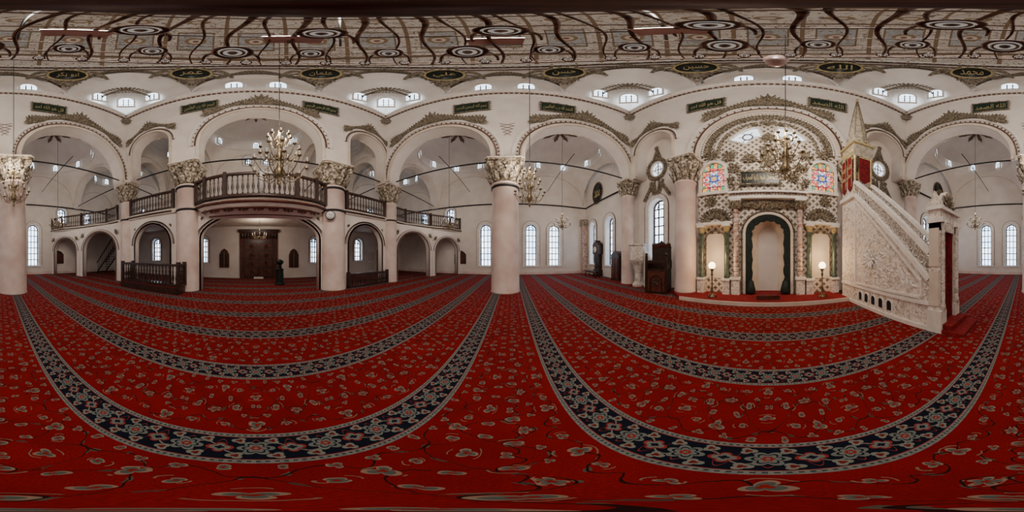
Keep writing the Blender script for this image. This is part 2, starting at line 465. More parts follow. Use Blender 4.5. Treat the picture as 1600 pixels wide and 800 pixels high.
HW = 9.8
def sidewall(sgn, name):
    M = frame((sgn*(XW+.2), 0, 0), (1, 0, 0))
    ws = [(3.75, .95, .75, 3.9), (1.65, .95, .75, 3.9), (-2.3, .95, .75, 3.9)] if sgn < 0 else [(3.35, .95, .75, 3.9), (1.1, .95, .75, 3.9), (-2.9, .95, .75, 3.9)]
    ws += [(-5.6, .8, 4.7, 5.7), (-8.4, .8, 4.7, 5.7)]
    holes = [archhole(y, zb, w, zs) for y, w, zb, zs in ws]
    wall(name, M, [(YB-.4, 0), (YF+.6, 0), (YF+.6, HW), (YB-.4, HW)], holes, .4)
    for y, w, zb, zs in ws:
        window((sgn*XW, y), (-sgn, 0, 0), w, zb, zs, gx=3, gy=6 if zb < 1 else 3, sur=.26 if zb < 1 else .15)
    for y in ((-4.6,) if sgn < 0 else (-5.2,)):
        nb = MB('wall_niche_cupboard', frame((sgn*XW, y, 0), (-sgn, 0, 0)))
        nb.prism([(-.55, .9), (.55, .9), (.55, 1.75), (.3, 2.0), (0, 2.1), (-.3, 2.0), (-.55, 1.75)], 0, .05, 'walnut_wood')
        nb.prism([(-.42, 1.0), (-.03, 1.0), (-.03, 1.9), (-.42, 1.7)], .05, .08, 'red_wood'); nb.prism([(.03, 1.0), (.42, 1.0), (.42, 1.7), (.03, 1.9)], .05, .08, 'red_wood')
        nb.build()
    b = MB('baseboard_left' if sgn < 0 else 'baseboard_right', frame((sgn*XW, 0, 0), (-sgn, 0, 0)))
    x0, x1 = (YB, YF) if sgn < 0 else (-YF, -YB)
    b.box(x0, x1, 0, .22, 0, .04, 'column_marble'); b.build()
sidewall(-1, 'wall_left'); sidewall(1, 'wall_right')
# qibla wall
M = frame((0, YF+.3, 0), (0, -1, 0))
qw = [(-5.55, 1.05, 1.3, 4.3), (-10.0, 1.0, .9, 4.1), (-12.6, 1.0, .9, 4.1), (5.55, 1.05, 1.3, 4.3), (10.0, 1.0, .9, 4.1), (12.6, 1.0, .9, 4.1)]
holes = [archhole(x, zb, w, zs) for x, w, zb, zs in qw]
def oval(cx, cz, a, b): return [(cx+a*cos(2*pi*i/20), cz+b*sin(2*pi*i/20)) for i in range(20)]
ov = [(-5.5, 6.75), (5.5, 6.75)]
holes += [oval(x, z_, .38, .48) for x, z_ in ov]
wall('wall_qibla', M, [(-XW-.4, 0), (XW+.4, 0), (XW+.4, 11), (-XW-.4, 11)], holes, .6)
for x, w, zb, zs in qw: window((x, YF), (0, -1, 0), w, zb, zs, gx=3, gy=6, depth=.45, sur=.25)
for x, z_ in ov:
    WN[0] += 1
    F_ = frame((x, YF, z_), (0, -1, 0))
    mb = MB('window_%d' % WN[0], F_)
    mb.prism(oval(0, 0, .39, .49), -.12, -.10, 'sky_pane_soft')
    mb.box(-.02, .02, -.48, .48, -.1, -.07, 'frame_dark'); mb.box(-.38, .38, -.02, .02, -.1, -.07, 'frame_dark')
    mb.tube([(*p_, -.08) for p_ in oval(0, 0, .2, .26)], .02, 'frame_dark', 5, True)
    mb.tube([(*p_, .02) for p_ in oval(0, 0, .42, .52)], .05, 'white_paint', 6, True)
    mb.build()
    mb = MB('window_ornament', F_)
    for k in range(30):
        a = 2*pi*k/30
        mb.leaf(.46*cos(a), .56*sin(a), .30, .22, a+.5, 'gilt_relief', .0); mb.leaf(.46*cos(a), .56*sin(a), .24, .18, a-.6, 'gilt_relief', .02)
    for s_ in (1, -1):
        for k in range(7):
            yy = s_*(.80 + k*.12); sw = .5*(1-k/8)
            for q in (-1, -.4, .4, 1): mb.leaf(q*sw*.6, yy, .26, .19, pi/2*s_ + q*1.0, 'gilt_relief', .01)
    for k in range(9):
        t = k/8
        for q in (-1, 1): mb.leaf(q*(.25+.45*t), -1.0-.7*t, .34, .24, -pi/2 + q*.8, 'gilt_relief', .01)
    mb.build()
# back wall
M = frame((0, YB-.2, 0), (0, -1, 0))
bw = [(8.2, .8, 1.2, 2.7), (-8.5, .8, 1.2, 2.7), (3.9, .6, 1.1, 2.7), (-4.4, .6, 1.1, 2.7), (9.9, .8, 4.8, 5.8), (-9.9, .8, 4.8, 5.8), (-12.3, .8, 4.8, 5.8), (12.3, .8, 4.8, 5.8),
      (-.75, .5, 8.9, 9.5), (.55, .5, 8.9, 9.5)]
wall('wall_entrance', M, [(-XW-.4, 0), (XW+.4, 0), (XW+.4, 12.5), (-XW-.4, 12.5)], [archhole(x, zb, w, zs) for x, w, zb, zs in bw], .4)
for x, w, zb, zs in bw: window((x, YB), (0, 1, 0), w, zb, zs, gx=3, gy=4 if zb < 8 else 2, sur=.14)

# ------------------------------------------------------------------ columns
def column(name, x, y, R, ztop=6.2, z0=0, bands=(), caph=1.25):
    mb = MB(name, T(x, y, z0))
    zc = ztop - z0 - caph
    mb.lathe([(R*1.06, 0), (R*1.06, .05), (R*1.02, .1), (R, 1.0), (R*.985, zc*.6), (R*.94, zc-.12), (R*1.03, zc-.1), (R*1.05, zc-.04), (R*.96, zc)], 'column_marble', seg=32)
    for b in bands: mb.lathe([(R*1.0, b-.05), (R*1.03, b-.045), (R*1.03, b+.045), (R*1.0, b+.05)], 'iron', seg=32)
    mb.lathe([(R*.95, zc), (R*.98, zc+caph*.4), (R*1.15, zc+caph*.75), (R*1.3, zc+caph*.88)], 'capital_stone', seg=24)
    for row, (zz, hh, n, rr, off) in enumerate([(zc, caph*.42, 12, R*.97, 0), (zc+caph*.3, caph*.45, 12, R*1.0, .5)]):
        for i in range(n):
            a = 2*pi*(i+off)/n
            L = frame((rr*cos(a), rr*sin(a), zz), (cos(a), sin(a), 0))
            mb.leaf(0, 0, hh, R*.62, pi/2, 'capital_stone', .02, .42, L)
    for i in range(4):
        a = pi/4 + i*pi/2
        L = frame((R*1.32*cos(a), R*1.32*sin(a), zc+caph*.74), (-sin(a), cos(a), 0))
        pts = [(.30*R*(1-t/16)*cos(t*.75), .30*R*(1-t/16)*sin(t*.75), 0) for t in range(14)]
        mb.tube(pts, [.09*R + .03]*14, 'capital_stone', 6, False, L)
    for i in range(4):
        a = i*pi/2
        L = frame((R*1.2*cos(a), R*1.2*sin(a), zc+caph*.72), (cos(a), sin(a), 0))
        mb.ball((0, 0, .03), R*.16, 'capital_stone', 8, L=L)
        for q in (-1, 1): mb.leaf(0, 0, R*.45, R*.22, pi/2 + q*1.1, 'capital_stone', .03, .3, L)
    q = R*1.28
    pl = []
    for i in range(4):
        a = pi/4 + i*pi/2
        for d in (-.09, .09): pl.append((q*1.3*cos(a+d), q*1.3*sin(a+d)))
        a2 = a + pi/4
        pl.append((q*.93*cos(a2), q*.93*sin(a2)))
    mb.prism(pl, ztop-z0-caph*.13, ztop-z0-caph*.05, 'capital_stone'); mb.prism([(a*1.05, b*1.05) for a, b in pl], ztop-z0-caph*.05, ztop-z0, 'plaster_warm')
    return mb.build()
CI = 'interior_column'
column(CI, -7.3, -.3, .62, bands=(4.75,)); column(CI, 7.15, -.55, .62)
column(CI, -3.6, -7.1, .62, ztop=6.3, bands=(3.75, 4.9)); column(CI, 3.15, -7.1, .58, ztop=6.3, bands=(3.75, 4.9))
column(CI, -7.5, -7.0, .45, bands=(3.8,)); column(CI, 7.15, -7.1, .42, bands=(3.8,))
column(CI, -3.3, 5.95, .45, ztop=6.1, z0=.12); column(CI, 3.45, 6.15, .42, ztop=6.1, z0=.12)
column(CI, -7.2, 6.2, .38, caph=1.0); column(CI, 7.4, 6.2, .38, caph=1.0)

# ------------------------------------------------------------------ central arcade walls
ZT = 12.35
TH = .8
xi = XC-.4
SA = [(-3.65, 2.75, 6.5, 2.75), (3.3, 2.75, 6.5, 2.75)]
def lattice(mb, c, z0, z1, w):
    """crossed diamond grille mouldings above a capital"""
    n = 4; h = (z1-z0)/n
    for j in range(n):
        for s_ in (-1, 1):
            ww = w*(.45+.55*j/(n-1))
            mb.tube([(c-s_*ww, z0+j*h, .02), (c+s_*ww, z0+(j+1)*h, .02)], .014, 'bead_brown', 4)
for sgn, nm in ((-1, 'left'), (1, 'right')):
    M = frame((sgn*XC, 0, 0), (1, 0, 0))
    wall('wall_arcade_' + nm, M, outline(CB-.3, CF+.4, 6.2, ZT, SA), [], TH)
    Mi = frame((sgn*(XC-.4), 0, 0), (-sgn, 0, 0)); f = 1 if sgn < 0 else -1
    mb = MB('trim_arcade_' + nm, Mi)
    for c, r, zs, rise in SA:
        band(mb, c*f, zs, r, rise, .16, 0, .10, 'plaster_warm', 6.25); band(mb, c*f, zs, r+.22, rise+.22, .06, 0, .07, 'bead_brown')
        band(mb, c*f, zs, r+.42, rise+.42, .13, 0, .11, 'white_paint', 6.25)
        for i in range(41):
            a = pi*i/40
            mb.ball((c*f-(r+.34)*cos(a), zs+(rise+.34)*sin(a), .05), .045, 'bead_brown', 6)
    lattice(mb, -.2*f, 7.9, 8.9, .32)
    mb.build()
    for c, r, zs, rise in SA: crest(Mi, c*f, zs, r+.66, rise+.66, .06, .72, .46)
BA = [(-5.55, 1.2, 8.3, 1.2), (-.22, 2.65, 7.4, 2.65), (5.15, 1.2, 8.3, 1.2)]
FA = [(-5.15, 1.1, 7.9, 1.1), (0, 2.75, 6.3, 2.75), (5.3, 1.1, 7.9, 1.1)]
for yy, A, nm, s_ in ((CB, BA, 'entrance', 1), (6.45, FA, 'mihrab', -1)):
    th = .7
    M = frame((0, yy, 0), (0, -1, 0))
    wall('wall_arcade_' + nm, M, outline(-XC+.39, XC-.39, 6.2, ZT, A), [], th)
    Mi = frame((0, yy + s_*th/2, 0), (0, s_, 0)); f = -1 if s_ > 0 else 1
    mb = MB('trim_arcade_' + nm, Mi)
    for c, r, zs, rise in A:
        big = r > 2
        band(mb, c*f, zs, r, rise, .12, 0, .10, 'plaster_warm', 6.25)
        band(mb, c*f, zs, r+.2, rise+.2, .06, 0, .07, 'bead_brown')
        band(mb, c*f, zs, r+(.42 if big else .27), rise+(.42 if big else .27), .11, 0, .10, 'white_paint')
        for i in range(31):
            a = pi*i/30; q = .34 if big else .2
            mb.ball((c*f-(r+q)*cos(a), zs+(rise+q)*sin(a), .05), .04, 'bead_brown', 6)
    mb.build()
    for c, r, zs, rise in A: crest(Mi, c*f, zs, r+(.62 if r > 2 else .46), rise+(.62 if r > 2 else .46), .06, .72 if r > 2 else .95, .46 if r > 2 else .34)
# square cornice
mb = MB('trim_cornice')
Zc = ZT - 13.1
for (z0, z1, pr, mt) in ((12.75, 12.85, .08, 'white_paint'), (12.98, 13.1, .2, 'plaster'), (13.1, 13.24, .32, 'white_paint')):
    z0 += Zc; z1 += Zc
    for sgn in (-1, 1):
        mb.box(sgn*(xi-pr), sgn*(xi+.1), CB+.3, CF-.3, z0, z1, mt)
    mb.box(-xi, xi, CB+.34, CB+.35+pr, z0, z1, mt); mb.box(-xi, xi, 6.1-pr, 6.12, z0, z1, mt)
for i in range(60):
    t = i/59
    y = CB+.4 + t*(6.0-CB-.4); x = -xi + t*2*xi
    za, zb = 12.85+Zc, 12.97+Zc
    for sgn in (-1, 1): mb.box(sgn*(xi-.14), sgn*xi, y-.07, y+.07, za, zb, 'bead_brown')
    mb.box(x-.07, x+.07, CB+.35, CB+.49, za, zb, 'bead_brown'); mb.box(x-.07, x+.07, 5.96, 6.1, za, zb, 'bead_brown')
mb.build()

# ------------------------------------------------------------------ dome zone
CY = (CB+.35+6.1)/2
RX = xi; RY = (6.1-(CB+.35))/2
Z0 = ZT+.14; ZR = 17.0
def hall(a, rad, z): return (RX*rad*cos(a), CY + RY*rad*sin(a), z)
mb = MB('ceiling_transition')
orn = MB('dome_arch_trim')
k8 = tan(pi/8)
for k in range(8):
    phi = k*pi/4
    def oct_(s, z, push=0):
        px, py = 1+push, s*k8
        return (RX*(px*cos(phi)-py*sin(phi)), CY+RY*(px*sin(phi)+py*cos(phi)), z)
    N = 20; rows = []
    ss = [-cos(pi*i/N) for i in range(N+1)]
    H = 3.4 if k % 2 else 2.7
    A = [oct_(s, Z0 + H*sqrt(max(0, 1-s*s))) for s in ss]
    C = [hall(phi + s*pi/8, 1.0, ZR) for s in ss]
    for j in range(9):
        t = j/8; row = []
        for i in range(N+1):
            a = Vector(A[i]); c = Vector(C[i]); p = a.lerp(c, t)
            rad = Vector((p.x, p.y-CY, 0)); p += rad.normalized()*.25*sin(pi*t)*(1-abs(ss[i])*.2)
            row.append(tuple(p))
        rows.append(row)
    mb.loft(rows, 'plaster')
    if k % 2 == 0:
        A2 = [oct_(s, Z0+H*sqrt(max(0, 1-s*s)), .05) for s in ss]; B2 = [oct_(s, Z0-.1, .05) for s in ss]
        mb.loft([A, A2], 'plaster'); mb.loft([A2, B2], 'plaster', smooth=False)
    else:
        rows = []
        def corner(s):
            c1 = Vector(oct_(-1, Z0)); c2 = Vector(oct_(1, Z0))
            cc = Vector((RX*(1 if cos(phi) > 0 else -1), CY+RY*(1 if sin(phi) > 0 else -1), Z0))
            ang = (s+1)/2
            return c1.lerp(cc, ang*2) if ang < .5 else cc.lerp(c2, ang*2-1)
        for j in range(9):
            t = j/8; row = []
            for i in range(N+1):
                a = Vector(A[i]); b = corner(ss[i]); b.z = Z0-.05
                q = sin(t*pi/2); hz = cos(t*pi/2)
                p = Vector((a.x+(b.x-a.x)*q, a.y+(b.y-a.y)*q, b.z+(a.z-b.z)*(hz**.8 if t < 1 else 0)))
                row.append(tuple(p))
            rows.append(row)
        mb.loft(rows, 'plaster')
    orn.tube([Vector(p)*1 for p in A], .09, 'white_paint', 6)
    for off, th_ in ((.28, .045), (.5, .03)):
        A3 = [tuple(Vector(p) + Vector((-cos(phi)*.03, -sin(phi)*.03, off))) for p in A[3:-3]]
        orn.tube(A3, th_, 'bead_brown', 5)
    n_ = Vector((-cos(phi), -sin(phi), 0))
    P0 = oct_(0, Z0+H, -.03)
    leafm = MB('dome_arch_ornament', frame(P0, n_))
    for q in range(-8, 9):
        leafm.leaf(q*.17, .05-.014*q*q, .36, .24, pi/2+q*.1, 'gilt_relief', .05, .2)
        leafm.leaf(q*.17, -.02-.014*q*q, .34, .22, pi/2+(1.2 if q < 0 else -1.2), 'gilt_relief', .05, .2)
        leafm.leaf(q*.17, -.02-.014*q*q, .3, .2, -pi/2+q*.2, 'gilt_relief', .05, .2)
    leafm.build()
mb.build(); orn.build()

mb = MB('ceiling_dome')
rows = []
for j in range(19):
    t = j/18*pi/2
    rows.append([hall(2*pi*i/72, max(.001, cos(t)), ZR + 5.6*sin(t)) for i in range(72)])
mb.loft(rows, 'painted_dome', closed=True); mb.build()
mb = MB('trim_dome_ring')
for dz, rr, th, mt in ((-.5, .985, .05, 'bead_brown'), (-.32, .985, .06, 'white_paint'), (-.12, .975, .05, 'bead_brown'), (.1, .965, .12, 'white_paint'), (.35, .97, .05, 'bead_brown')):
    mb.tube([hall(2*pi*i/72, rr, ZR+dz) for i in range(72)], th, mt, 6, True)
for i in range(80):
    a = 2*pi*i/80
    p = hall(a, .965, ZR-.05); L = frame(p, (-cos(a), -sin(a), 0))
    mb.leaf(-.1, -.1, .3, .2, -pi/2-.5, 'gilt_relief', .03, .2, L); mb.leaf(.1, -.1, .3, .2, -pi/2+.5, 'gilt_relief', .03, .2, L)
    if i % 2 == 0: mb.ball((0, .05, .1), .06, 'gold', 6, L=L)
mb.build()
def win_at(P, n, w, h):
    WN[0] += 1
    mb = MB('window_%d' % WN[0], frame(P, n))
    r = w/2
    mb.prism([(-r, 0)] + arc(0, h-r, r, r, 10) + [(r, 0)], 0, .03, 'sky_pane_high')
    band(mb, 0, h-r, r, r, .09, 0, .09, 'white_paint', 0)
    mb.box(-r-.1, r+.1, -.08, 0, 0, .12, 'white_paint')
    for i in (1, 2): mb.box(-r+w*i/3-.025, -r+w*i/3+.025, 0, h-r*.4, .03, .05, 'frame_dark')
    for j in range(1, 4): mb.box(-r, r, h*j/4-.025, h*j/4+.025, .03, .05, 'frame_dark')
    mb.build()
for k in (0, 2, 4, 6):
    phi = k*pi/2/2
    for q in (-.95, .95):
        t = Vector((-sin(phi), cos(phi), 0))
        P = Vector((RX*1.045*cos(phi), CY+RY*1.045*sin(phi), Z0+.75)) + t*q
        win_at(P, (-cos(phi), -sin(phi), 0), .75, 1.1)
for k in (1, 3, 5, 7):
    phi = k*pi/4
    sx, sy = (1 if cos(phi) > 0 else -1), (1 if sin(phi) > 0 else -1)
    n0 = Vector((-sx, -sy, 0)).normalized(); t = Vector((0, 0, 1)).cross(n0)
    cc = Vector((sx*RX, CY+sy*RY, 0))
    P = cc + n0*1.0; win_at((P.x, P.y, Z0+.35), n0, .8, 1.25)
    for q in (-1, 1):
        P = cc + n0*1.7 + t*q*1.3
        n1 = (n0*1.0 - t*q*.55).normalized()
        win_at((P.x, P.y, Z0+.45), n1, .65, 1.05)
    L = frame(cc + n0*1.6 + Vector((0, 0, Z0+1.95)), n0)
    sqo = MB('squinch_ornament', L)
    for q in range(-8, 9):
        sqo.leaf(q*.17, -.012*q*q, .34, .24, pi/2+q*.25, 'gilt_relief', 0, .2); sqo.leaf(q*.16, .25-.012*q*q, .32, .22, pi/2-q*.25, 'gilt_relief', .05, .2)
        sqo.leaf(q*.16, -.02*q*q*.6-.1, .28, .2, -pi/2+q*.1, 'gilt_relief', .02, .2)
    sqo.build()
    cb = MB('corner_boss', frame(cc + n0*.2 + Vector((0, 0, ZT-.55)), n0))
    for q in range(8): cb.leaf(0, 0, .38, .25, q*pi/4, 'gilt_relief', .05, .2)
    cb.build()

names8 = ['الله', 'محمد', 'ابو بكر', 'عمر', 'عثمان', 'علي', 'حسن', 'حسين']
for k in range(8):
    a = pi/2 - pi/8 - k*pi/4
    P = Vector(hall(a, .94, 14.75))
    n = Vector((-cos(a), -sin(a), -.35)).normalized()
    mb = MB('calligraphy_medallion', frame(P, n))
    mb.lathe([(.66, 0), (.70, .05), (.64, .09), (.60, .06)], 'gold', sx=1.25, seg=28); mb.lathe([(.605, .03), (.60, .065)], 'black_panel', sx=1.25, seg=28)
    for q in range(12):
        for s_ in (-1, 1):
            mb.leaf(s_*(.78+.07*q), .28-.006*q*q+.02*q, .36*(1-q*.04), .24, (pi/2 - s_*(1.0+q*.05)), 'gilt_relief', 0)
            mb.leaf(s_*(.78+.06*q), .15-.02*q, .3*(1-q*.04), .2, (-pi/2 + s_*(.8)), 'gilt_relief', 0)
    for q in range(18): mb.leaf(.79*cos(pi*q/9), .66*sin(pi*q/9), .26, .2, pi*q/9, 'gilt_relief', 0)
    for q in range(8): mb.leaf((q-3.5)*.11, -.69-.14*(3.5-abs(q-3.5)), .42, .2, -pi/2+(q-3.5)*.15, 'gilt_relief', 0)
    ob = mb.build()
    text(shape(names8[k]), frame(P + n*.08, n), .7, 'gold', ob, maxw=.9, maxh=.6)
PV = ['بسم الله الرحمن الرحيم', 'الحمد لله رب العالمين', 'قل هو الله احد', 'الله الصمد']
def plaque(P, n, w, h, txt, mat='green_plaque', border='gilt_relief'):
    mb = MB('calligraphy_plaque', frame(P, n))
    mb.box(-w/2, w/2, -h/2, h/2, 0, .05, mat)
    for s_ in (-1, 1):
        mb.box(-w/2-.04, w/2+.04, s_*h/2-.03, s_*h/2+.03, 0, .08, border); mb.box(s_*w/2-.03, s_*w/2+.03, -h/2, h/2, 0, .08, border)
    for i in range(17):
        x = -w/2 + w*i/16
        mb.leaf(x, h/2+.01, .09+.04*cos(i*pi/2), .10, pi/2, border, .03); mb.leaf(x, -h/2-.01, .07, .08, -pi/2, border, .03)
    for s_ in (-1, 1):
        for i in range(5): mb.leaf(s_*(w/2+.02), -h/2+h*i/4, .10, .10, 0 if s_ > 0 else pi, border, .03)
    ob = mb.build()
    nn = Vector(n)
    text(shape(txt), frame(Vector(P) + nn*.056, n), .4, 'gold', ob, maxw=w*.86, maxh=h*.55)
i = 0
for x in (-2.85, 2.45): plaque((x, CB+.36, 10.9), (0, 1, 0), 1.65, .85, PV[i % 4]); i += 1
for x in (-2.45, 2.35): plaque((x, 6.09, 10.3), (0, -1, 0), 1.55, .85, PV[i % 4]); i += 1
for sgn in (-1, 1):
    for y in ((-1.75, 2.0) if sgn < 0 else (-2.15, 1.45)):
        plaque((sgn*(xi-.01), y, 10.75), (-sgn, 0, 0), 1.55, .9, PV[i % 4]); i += 1

# ------------------------------------------------------------------ aisle bays
def bay(idx, x0, x1, y0, y1, zs, rx_, ry_, zr, zd, zt, nw=8, star=True):
    mb = MB('ceiling_%d' % idx)
    cx, cy, hx, hy = (x0+x1)/2, (y0+y1)/2, (x1-x0)/2, (y1-y0)/2
    N = 64; base = []; el = []
    for i in range(N):
        a = 2*pi*i/N + pi/4
        side = (i*4)//N; s_ = ((i % (N//4))/(N/4))*2-1
        if side == 0: p = (-s_*hx, hy); rise = rx_
        elif side == 1: p = (-hx, -s_*hy); rise = ry_
        elif side == 2: p = (s_*hx, -hy); rise = rx_
        else: p = (hx, s_*hy); rise = ry_
        base.append((cx+p[0], cy+p[1], zs + rise*sqrt(max(0, 1-s_*s_))))
        el.append((cx+hx*.9*cos(a), cy+hy*.9*sin(a)))
    rows = []
    for j in range(6):
        t = j/5
        rows.append([(b[0]+(e[0]-b[0])*t, b[1]+(e[1]-b[1])*t, b[2]+(zr-b[2])*(t**.8)) for b, e in zip(base, el)])
    rows.append([(e[0], e[1], zd) for e in el])
    for j in range(1, 8):
        t = j/7*pi/2
        rows.append([(cx+(e[0]-cx)*max(.001, cos(t)), cy+(e[1]-cy)*max(.001, cos(t)), zd+(zt-zd)*sin(t)) for e in el])
    mb.loft(rows, 'plaster', closed=True)
    mb.tube([(e[0], e[1], zr) for e in el], .05, 'white_paint', 5, True); mb.tube([(cx+(e[0]-cx)*.985, cy+(e[1]-cy)*.985, zd) for e in el], .06, 'white_paint', 5, True)
    for i in range(N): mb.tube([base[i], base[(i+1) % N]], .04, 'plaster_warm', 5)
    if star:
        L = frame((cx, cy, zt-.06), (0, 0, -1))
        R = min(hx, hy)*.36
        for q in range(8):
            a = q*pi/4
            mb.leaf(R*.2*cos(a), R*.2*sin(a), R, R*.28, a, 'bead_brown', .02, .08, L)
        mb.ring((0, 0, .05), R*.3, .035, 'bead_brown', 20, 5, L=L)
    mb.build()
    for q in range(nw):
        a = 2*pi*q/nw + pi/nw
        P = (cx+hx*.88*cos(a), cy+hy*.88*sin(a), zr+.12)
        win_at(P, (-cos(a), -sin(a), 0), .38, min(.65, zd-zr-.1))
b = 1
def rod(a, b_, z_, r=.035):
    q = MB('iron_tie_rod'); q.tube([(a[0], a[1], z_), (b_[0], b_[1], z_)], r, 'iron', 6); q.build()
for sgn in (-1, 1):
    xa, xb = sorted((sgn*(XC+.4), sgn*XW))
    bay(b, xa, xb, -.0, 6.5, 6.5, 2.75, 2.75, 9.6, 10.5, 12.4); b += 1
    bay(b, xa, xb, -6.8, -.6, 6.5, 2.75, 2.75, 9.6, 10.5, 12.4); b += 1
    bay(b, xa, xb, YB, -7.4, 6.5, 2.4, 2.0, 9.4, 10.2, 12.0); b += 1
    xa, xb = sorted((sgn*3.7, sgn*(XC-.3)))
    bay(b, xa, xb, YB, -7.45, 8.0, 1.5, 1.5, 10.2, 10.9, 12.2, nw=4); b += 1
    xa, xb = sorted((sgn*(XC+.4), sgn*XW)); c = (xa+xb)/2
    wall('wall_transverse_%d' % (1 if sgn < 0 else 2), frame((0, -.3, 0), (0, -1, 0)), outline(xa, xb, 5.0, 10, [(c, 2.75, 6.5, 2.75)]), [], .6)
    wall('wall_transverse_%d' % (3 if sgn < 0 else 4), frame((0, -7.1, 0), (0, -1, 0)), outline(xa, xb, 6.2, 10, [(c, 2.75, 6.5, 2.6)]), [], .6)
    M = frame((sgn*XC, 0, 0), (1, 0, 0)); cy = (YB-7.45)/2
    wall('wall_transverse_%d' % (5 if sgn < 0 else 6), M, outline(YB, -7.45, 6.0, 12.2, [(cy, 1.75, 7.3, 1.75)]), [], .6)
    wall('wall_transverse_%d' % (7 if sgn < 0 else 8), frame((sgn*3.4, 0, 0), (1, 0, 0)), outline(YB, -7.45, 6.0, 12.2, [(cy, 1.75, 7.8, 1.75)]), [], .5)
    mb = MB('wall_pilaster'); mb.box(sgn*XW, sgn*(XW-.35), -.65, .05, 0, 4.7, 'plaster'); mb.box(sgn*XW, sgn*(XW-.5), -.75, .15, 4.7, 5.0, 'capital_stone'); mb.build()
    mb = MB('corner_pilaster'); mb.box(sgn*XW, sgn*(XW-.4), YF-.5, YF, 0, 4.4, 'pink_marble'); mb.box(sgn*XW, sgn*(XW-.55), YF-.65, YF, 4.4, 5.0, 'capital_stone'); mb.build()
    for a, b2 in (((sgn*7.9, -.3), (sgn*13.98, -.3)), ((sgn*7.9, -7.1), (sgn*13.98, -7.1)), ((sgn*7.3, -7.7), (sgn*7.3, YB)), ((sgn*3.4, -7.7), (sgn*3.4, YB))): rod(a, b2, 6.45, .035)
    rod((sgn*13.9, YB), (sgn*13.9, YF), 6.2, .06)
    rod((sgn*7.7, 3.1), (sgn*13.98, 3.1), 7.6, .025); rod((sgn*7.7, -3.7), (sgn*13.98, -3.7), 7.6, .025)
    rod((sgn*7.8, YF-.1), (sgn*13.9, YF-.1), 6.2, .06)
bay(b, -3.15, 3.15, YB, -7.45, 7.4, 2.65, 2.0, 10.3, 11.4, 13.0, nw=6)
for a, b2 in (((-7.35, -.95), (-7.45, -6.5)), ((-7.3, .35), (-7.25, 5.8)), ((7.15, -1.2), (7.15, -6.6)), ((7.2, .1), (7.35, 5.8)), ((-7.0, -7.1), (-4.25, -7.1)), ((-2.95, -7.1), (2.55, -7.1)), ((3.75, -7.1), (6.7, -7.1))): rod(a, b2, 6.4, .04)

# ------------------------------------------------------------------ galleries
def along(path, step):
    out = []
    for (a, b_) in zip(path[:-1], path[1:]):
        a = Vector(a); b_ = Vector(b_); L = (b_-a).length; n = max(1, int(round(L/step)))
        for i in range(n): out.append((a.lerp(b_, (i+.5)/n)))
    return out
def balustrade(name, path, z0, h, step=.2, wood='walnut_wood', post=True):
    mb = MB(name)
    for z_, r in ((z0+.06, .05), (z0+h-.05, .06)):
        for a, b_ in zip(path[:-1], path[1:]):
            d = (Vector(b_)-Vector(a)); ang = atan2(d.y, d.x); L = d.length
            mb.box(-.03, L+.03, -r, r, z_-.05, z_+.05, wood, L=T(a[0], a[1]) @ RZ(ang))
    hh = h-.2
    for p in along(path, step):
        mb.lathe([(.03, 0), (.045, .05*hh), (.022, .12*hh), (.06, .35*hh), (.025, .62*hh), (.04, .7*hh), (.022, .8*hh), (.035, hh)], wood, (p.x, p.y, z0+.1), 8)
    if post:
        for p in path: mb.box(p[0]-.07, p[0]+.07, p[1]-.07, p[1]+.07, z0, z0+h+.08, wood)
    return mb.build()
ZG = 3.75
mid = [(2.6, -6.75), (2.1, -6.42), (1.2, -6.2), (-.2, -6.1), (-1.6, -6.2), (-2.5, -6.42), (-3.05, -6.75)]
g = MB('gallery_floor')
g.prism([(-7.4, YB), (7.4, YB), (7.4, -6.85), (2.6, -6.85)] + [(a, b_-.05) for a, b_ in mid] + [(-3.05, -6.85), (-7.4, -6.85)], ZG, ZG+.22, 'plaster_warm')
for sgn in (-1, 1):
    p = [(sgn*7.4, YB), (sgn*7.4, -7.0), (sgn*9.2, -7.0), (sgn*11.3, -6.1), (sgn*12.8, -5.0), (sgn*14, -4.5), (sgn*14, YB)]
    g.prism(p, ZG, ZG+.22, 'plaster_warm')
    e = [(sgn*7.9, -6.98, ZG+.1), (sgn*9.2, -6.98, ZG+.1), (sgn*11.3, -6.08, ZG+.1), (sgn*12.8, -4.98, ZG+.1), (sgn*13.95, -4.48, ZG+.1)]
    g.tube(e, .05, 'walnut_wood', 5)
    xs_ = (sgn*3.9, sgn*6.9); g.tube([(xs_[0], -6.83, ZG+.1), (xs_[1], -6.83, ZG+.1)], .05, 'walnut_wood', 5)
g.tube([(a, b_+.0, ZG+.02) for a, b_ in mid], .06, 'red_wood', 6); g.tube([(a, b_+.0, ZG+.24) for a, b_ in mid], .07, 'walnut_wood', 6)
g.build()
u = MB('balcony_soffit')
rows = []
for j in range(6):
    t = j/5; k = cos(t*pi/2)
    rows.append([(-.2+(a+.2)*(1-.25*t), -7.0+(b_+7.0)*(k*.95), ZG-.5*t) for a, b_ in mid])
u.loft(rows, 'plaster')
u.tube([(p[0], p[1]+.02, p[2]) for p in rows[2]], .05, 'red_wood', 5); u.tube([(p[0], p[1]+.02, p[2]) for p in rows[4]], .03, 'red_wood', 5)
for i in range(24):
    a = -2.4 + 4.6*i/23
    P_ = (a-.1, -6.33 - .05*a*a, ZG-.16)
    u.leaf(0, 0, .2, .16, -pi/2 + .6*sin(i*2.1), 'bead_brown', 0, .2, frame(P_, (0, 1, -.8)))
u.build()
balustrade('gallery_balustrade', mid, ZG+.22, 1.1, .19)
